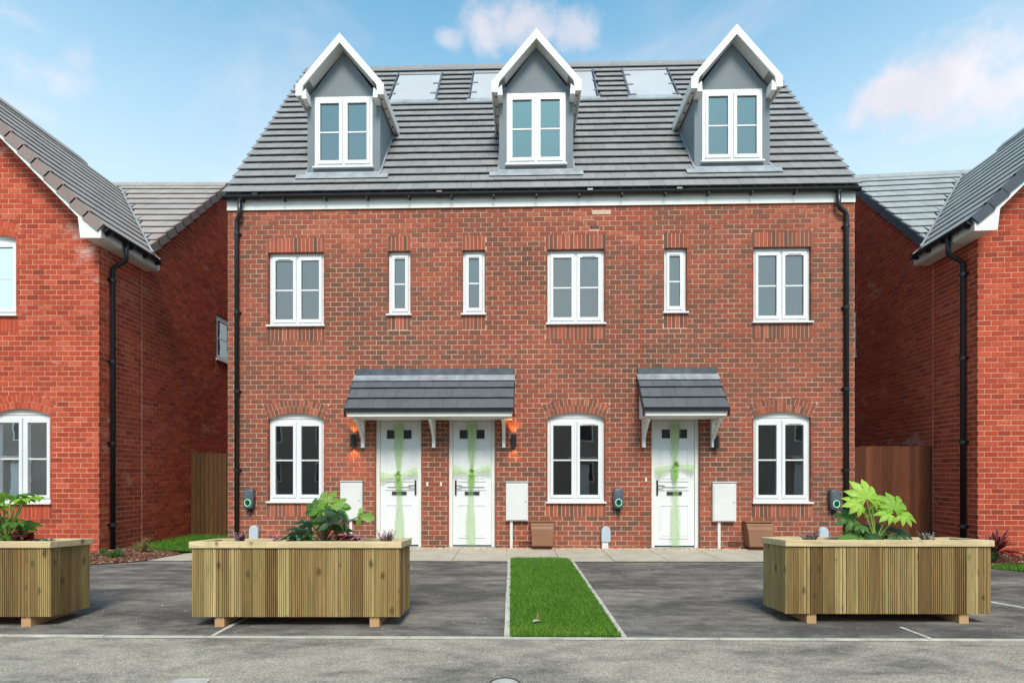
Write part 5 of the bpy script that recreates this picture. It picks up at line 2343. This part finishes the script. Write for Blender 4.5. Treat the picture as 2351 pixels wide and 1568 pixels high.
# shrubs in the beds
def tuft(x, y, label, n, h, sp, mat, seedv, name='low_shrub'):
    rr = random.Random(seedv)
    o = thing(name, label, 'shrub', (x, y, .01))
    mb = MB()
    tips = []
    for k in range(n):
        a = rr.uniform(0, 6.28)
        r1 = sp * rr.uniform(.15, 1)
        q = (r1 * math.cos(a), r1 * math.sin(a), h * rr.uniform(.35, 1) * (1 - .4 * (r1 / sp) ** 2))
        mb.tube([(0, 0, 0), (q[0] * .4, q[1] * .4, q[2] * .6), q], [.005, .004, .002], 4)
        tips.append(q)
    mb.build('stems', 'stem_brown', o)
    mb = MB()
    for q in tips:
        for j in range(26):
            t = rr.uniform(.45, 1.05)
            c = Vector(q) * t + Vector((rr.gauss(0, .02), rr.gauss(0, .02), rr.gauss(0, .018)))
            u = Vector((rr.gauss(0, 1), rr.gauss(0, 1), rr.gauss(.6, .6))).normalized() * .022 * rr.uniform(.6, 1.3)
            v = u.cross(Vector((rr.gauss(0, 1), rr.gauss(0, 1), rr.gauss(0, 1)))).normalized() * .008
            mb.add([tuple(c - v), tuple(c + u * .5 - v * .3), tuple(c + u), tuple(c + v)], [(0, 1, 2, 3)])
    mb.build('foliage', mat, o)
    return o


tuft(-6.86, 9.05, 'small rounded green shrub in the bark mulch bed', 34, .17, .17, 'leaf_green', 31)
o = tuft(-6.78, 9.62, 'thin dried-brown shrub against the shaded orange side wall', 22, .34, .20, 'dry_leaf', 32, 'dry_shrub')
tuft(-7.18, 9.18, 'tiny grassy tuft at the foot of the black downpipe', 9, .16, .07, 'leaf_green', 33)


def cordyline(x, y, label, n, ln, seedv):
    rr = random.Random(seedv)
    o = thing('cordyline', label, 'shrub', (x, y, .01))
    mb = MB()
    mb.tube([(0, 0, 0), (.01, 0, .16)], [.04, .028], 8)
    mb.build('trunk', 'stem_brown', o)
    for k in range(n):
        a = rr.uniform(0, 6.28)
        el = rr.uniform(.1, 1.2)
        l = ln * rr.uniform(.7, 1.1)
        wd = rr.uniform(.016, .028)
        pts = []
        for i in range(8):
            t = i / 7
            r_ = l * t * math.cos(el) * (1 - .1 * t)
            z = .15 + l * t * math.sin(el) - .55 * l * t * t * (1.1 - el * .6)
            pts.append(Vector((r_ * math.cos(a), r_ * math.sin(a), max(z, .02))))
        sd_ = Vector((-math.sin(a), math.cos(a), 0))
        mb = MB()
        vs = []
        for i, p in enumerate(pts):
            w_ = wd * math.sin(math.pi * (.12 + .86 * (i / 7)))
            vs += [tuple(p - sd_ * w_ + Vector((0, 0, w_ * .5))), tuple(p), tuple(p + sd_ * w_ + Vector((0, 0, w_ * .5)))]
        fs = []
        for i in range(7):
            fs += [(3 * i, 3 * i + 1, 3 * i + 4, 3 * i + 3), (3 * i + 1, 3 * i + 2, 3 * i + 5, 3 * i + 4)]
        mb.add(vs, fs)
        mb.build('leaf', 'leaf_red', o, True)


cordyline(7.98, 8.62, 'red strap-leaved cordyline against the orange wall with slate-grey tiles above', 46, .62, 41)
tuft(7.78, 8.50, 'dark green shrub under the red strap-leaved cordyline', 30, .30, .26, 'leaf_darkgreen', 42)


# ------------------------------------------------------------------ house across the road, seen only in the panes
o = thing('terraced_house', 'brick terrace across the road that the ground-floor panes mirror', 'house', (0, -15, 0))
mb = MB()
mb.box(-46, 46, -6, 0, 0, 5.6)
mb.build('wall', 'render_buff', o)
mb = MB()
mb.prism([(.35, 5.55), (-6.35, 5.55), (-3, 8.6)], -46.3, 46.3, lambda p, d, z: (d, p, z))
mb.build('roof', 'tile_brown', o)
for k in range(25):
    for z in (.9, 3.6):
        x = -43.2 + k * 3.6
        mb = MB()
        mb.ring(x - .6, x + .6, z, z + 1.4, .08, .08, .08, .08, 0, .05, lambda a, d, zz: (a, .002 + d, zz))
        wn = mb.build('window', 'white_upvc', o)
        mb = MB()
        mb.box(x - .52, x + .52, .002, .02, z + .08, z + 1.32)
        mb.build('pane', 'glass_dark', wn)
for k in range(13):
    x = -43.2 + k * 7.2 + 3.6 - .2
    mb = MB()
    mb.box(x - .5, x + .5, .003, .06, 0, 2.15)
    dn = mb.build('door', 'white_upvc', o)
    mb = MB()
    mb.box(x - .9, x + .9, .003, .8, 2.45, 2.62)
    mb.build('porch_canopy', 'white_paint', o)
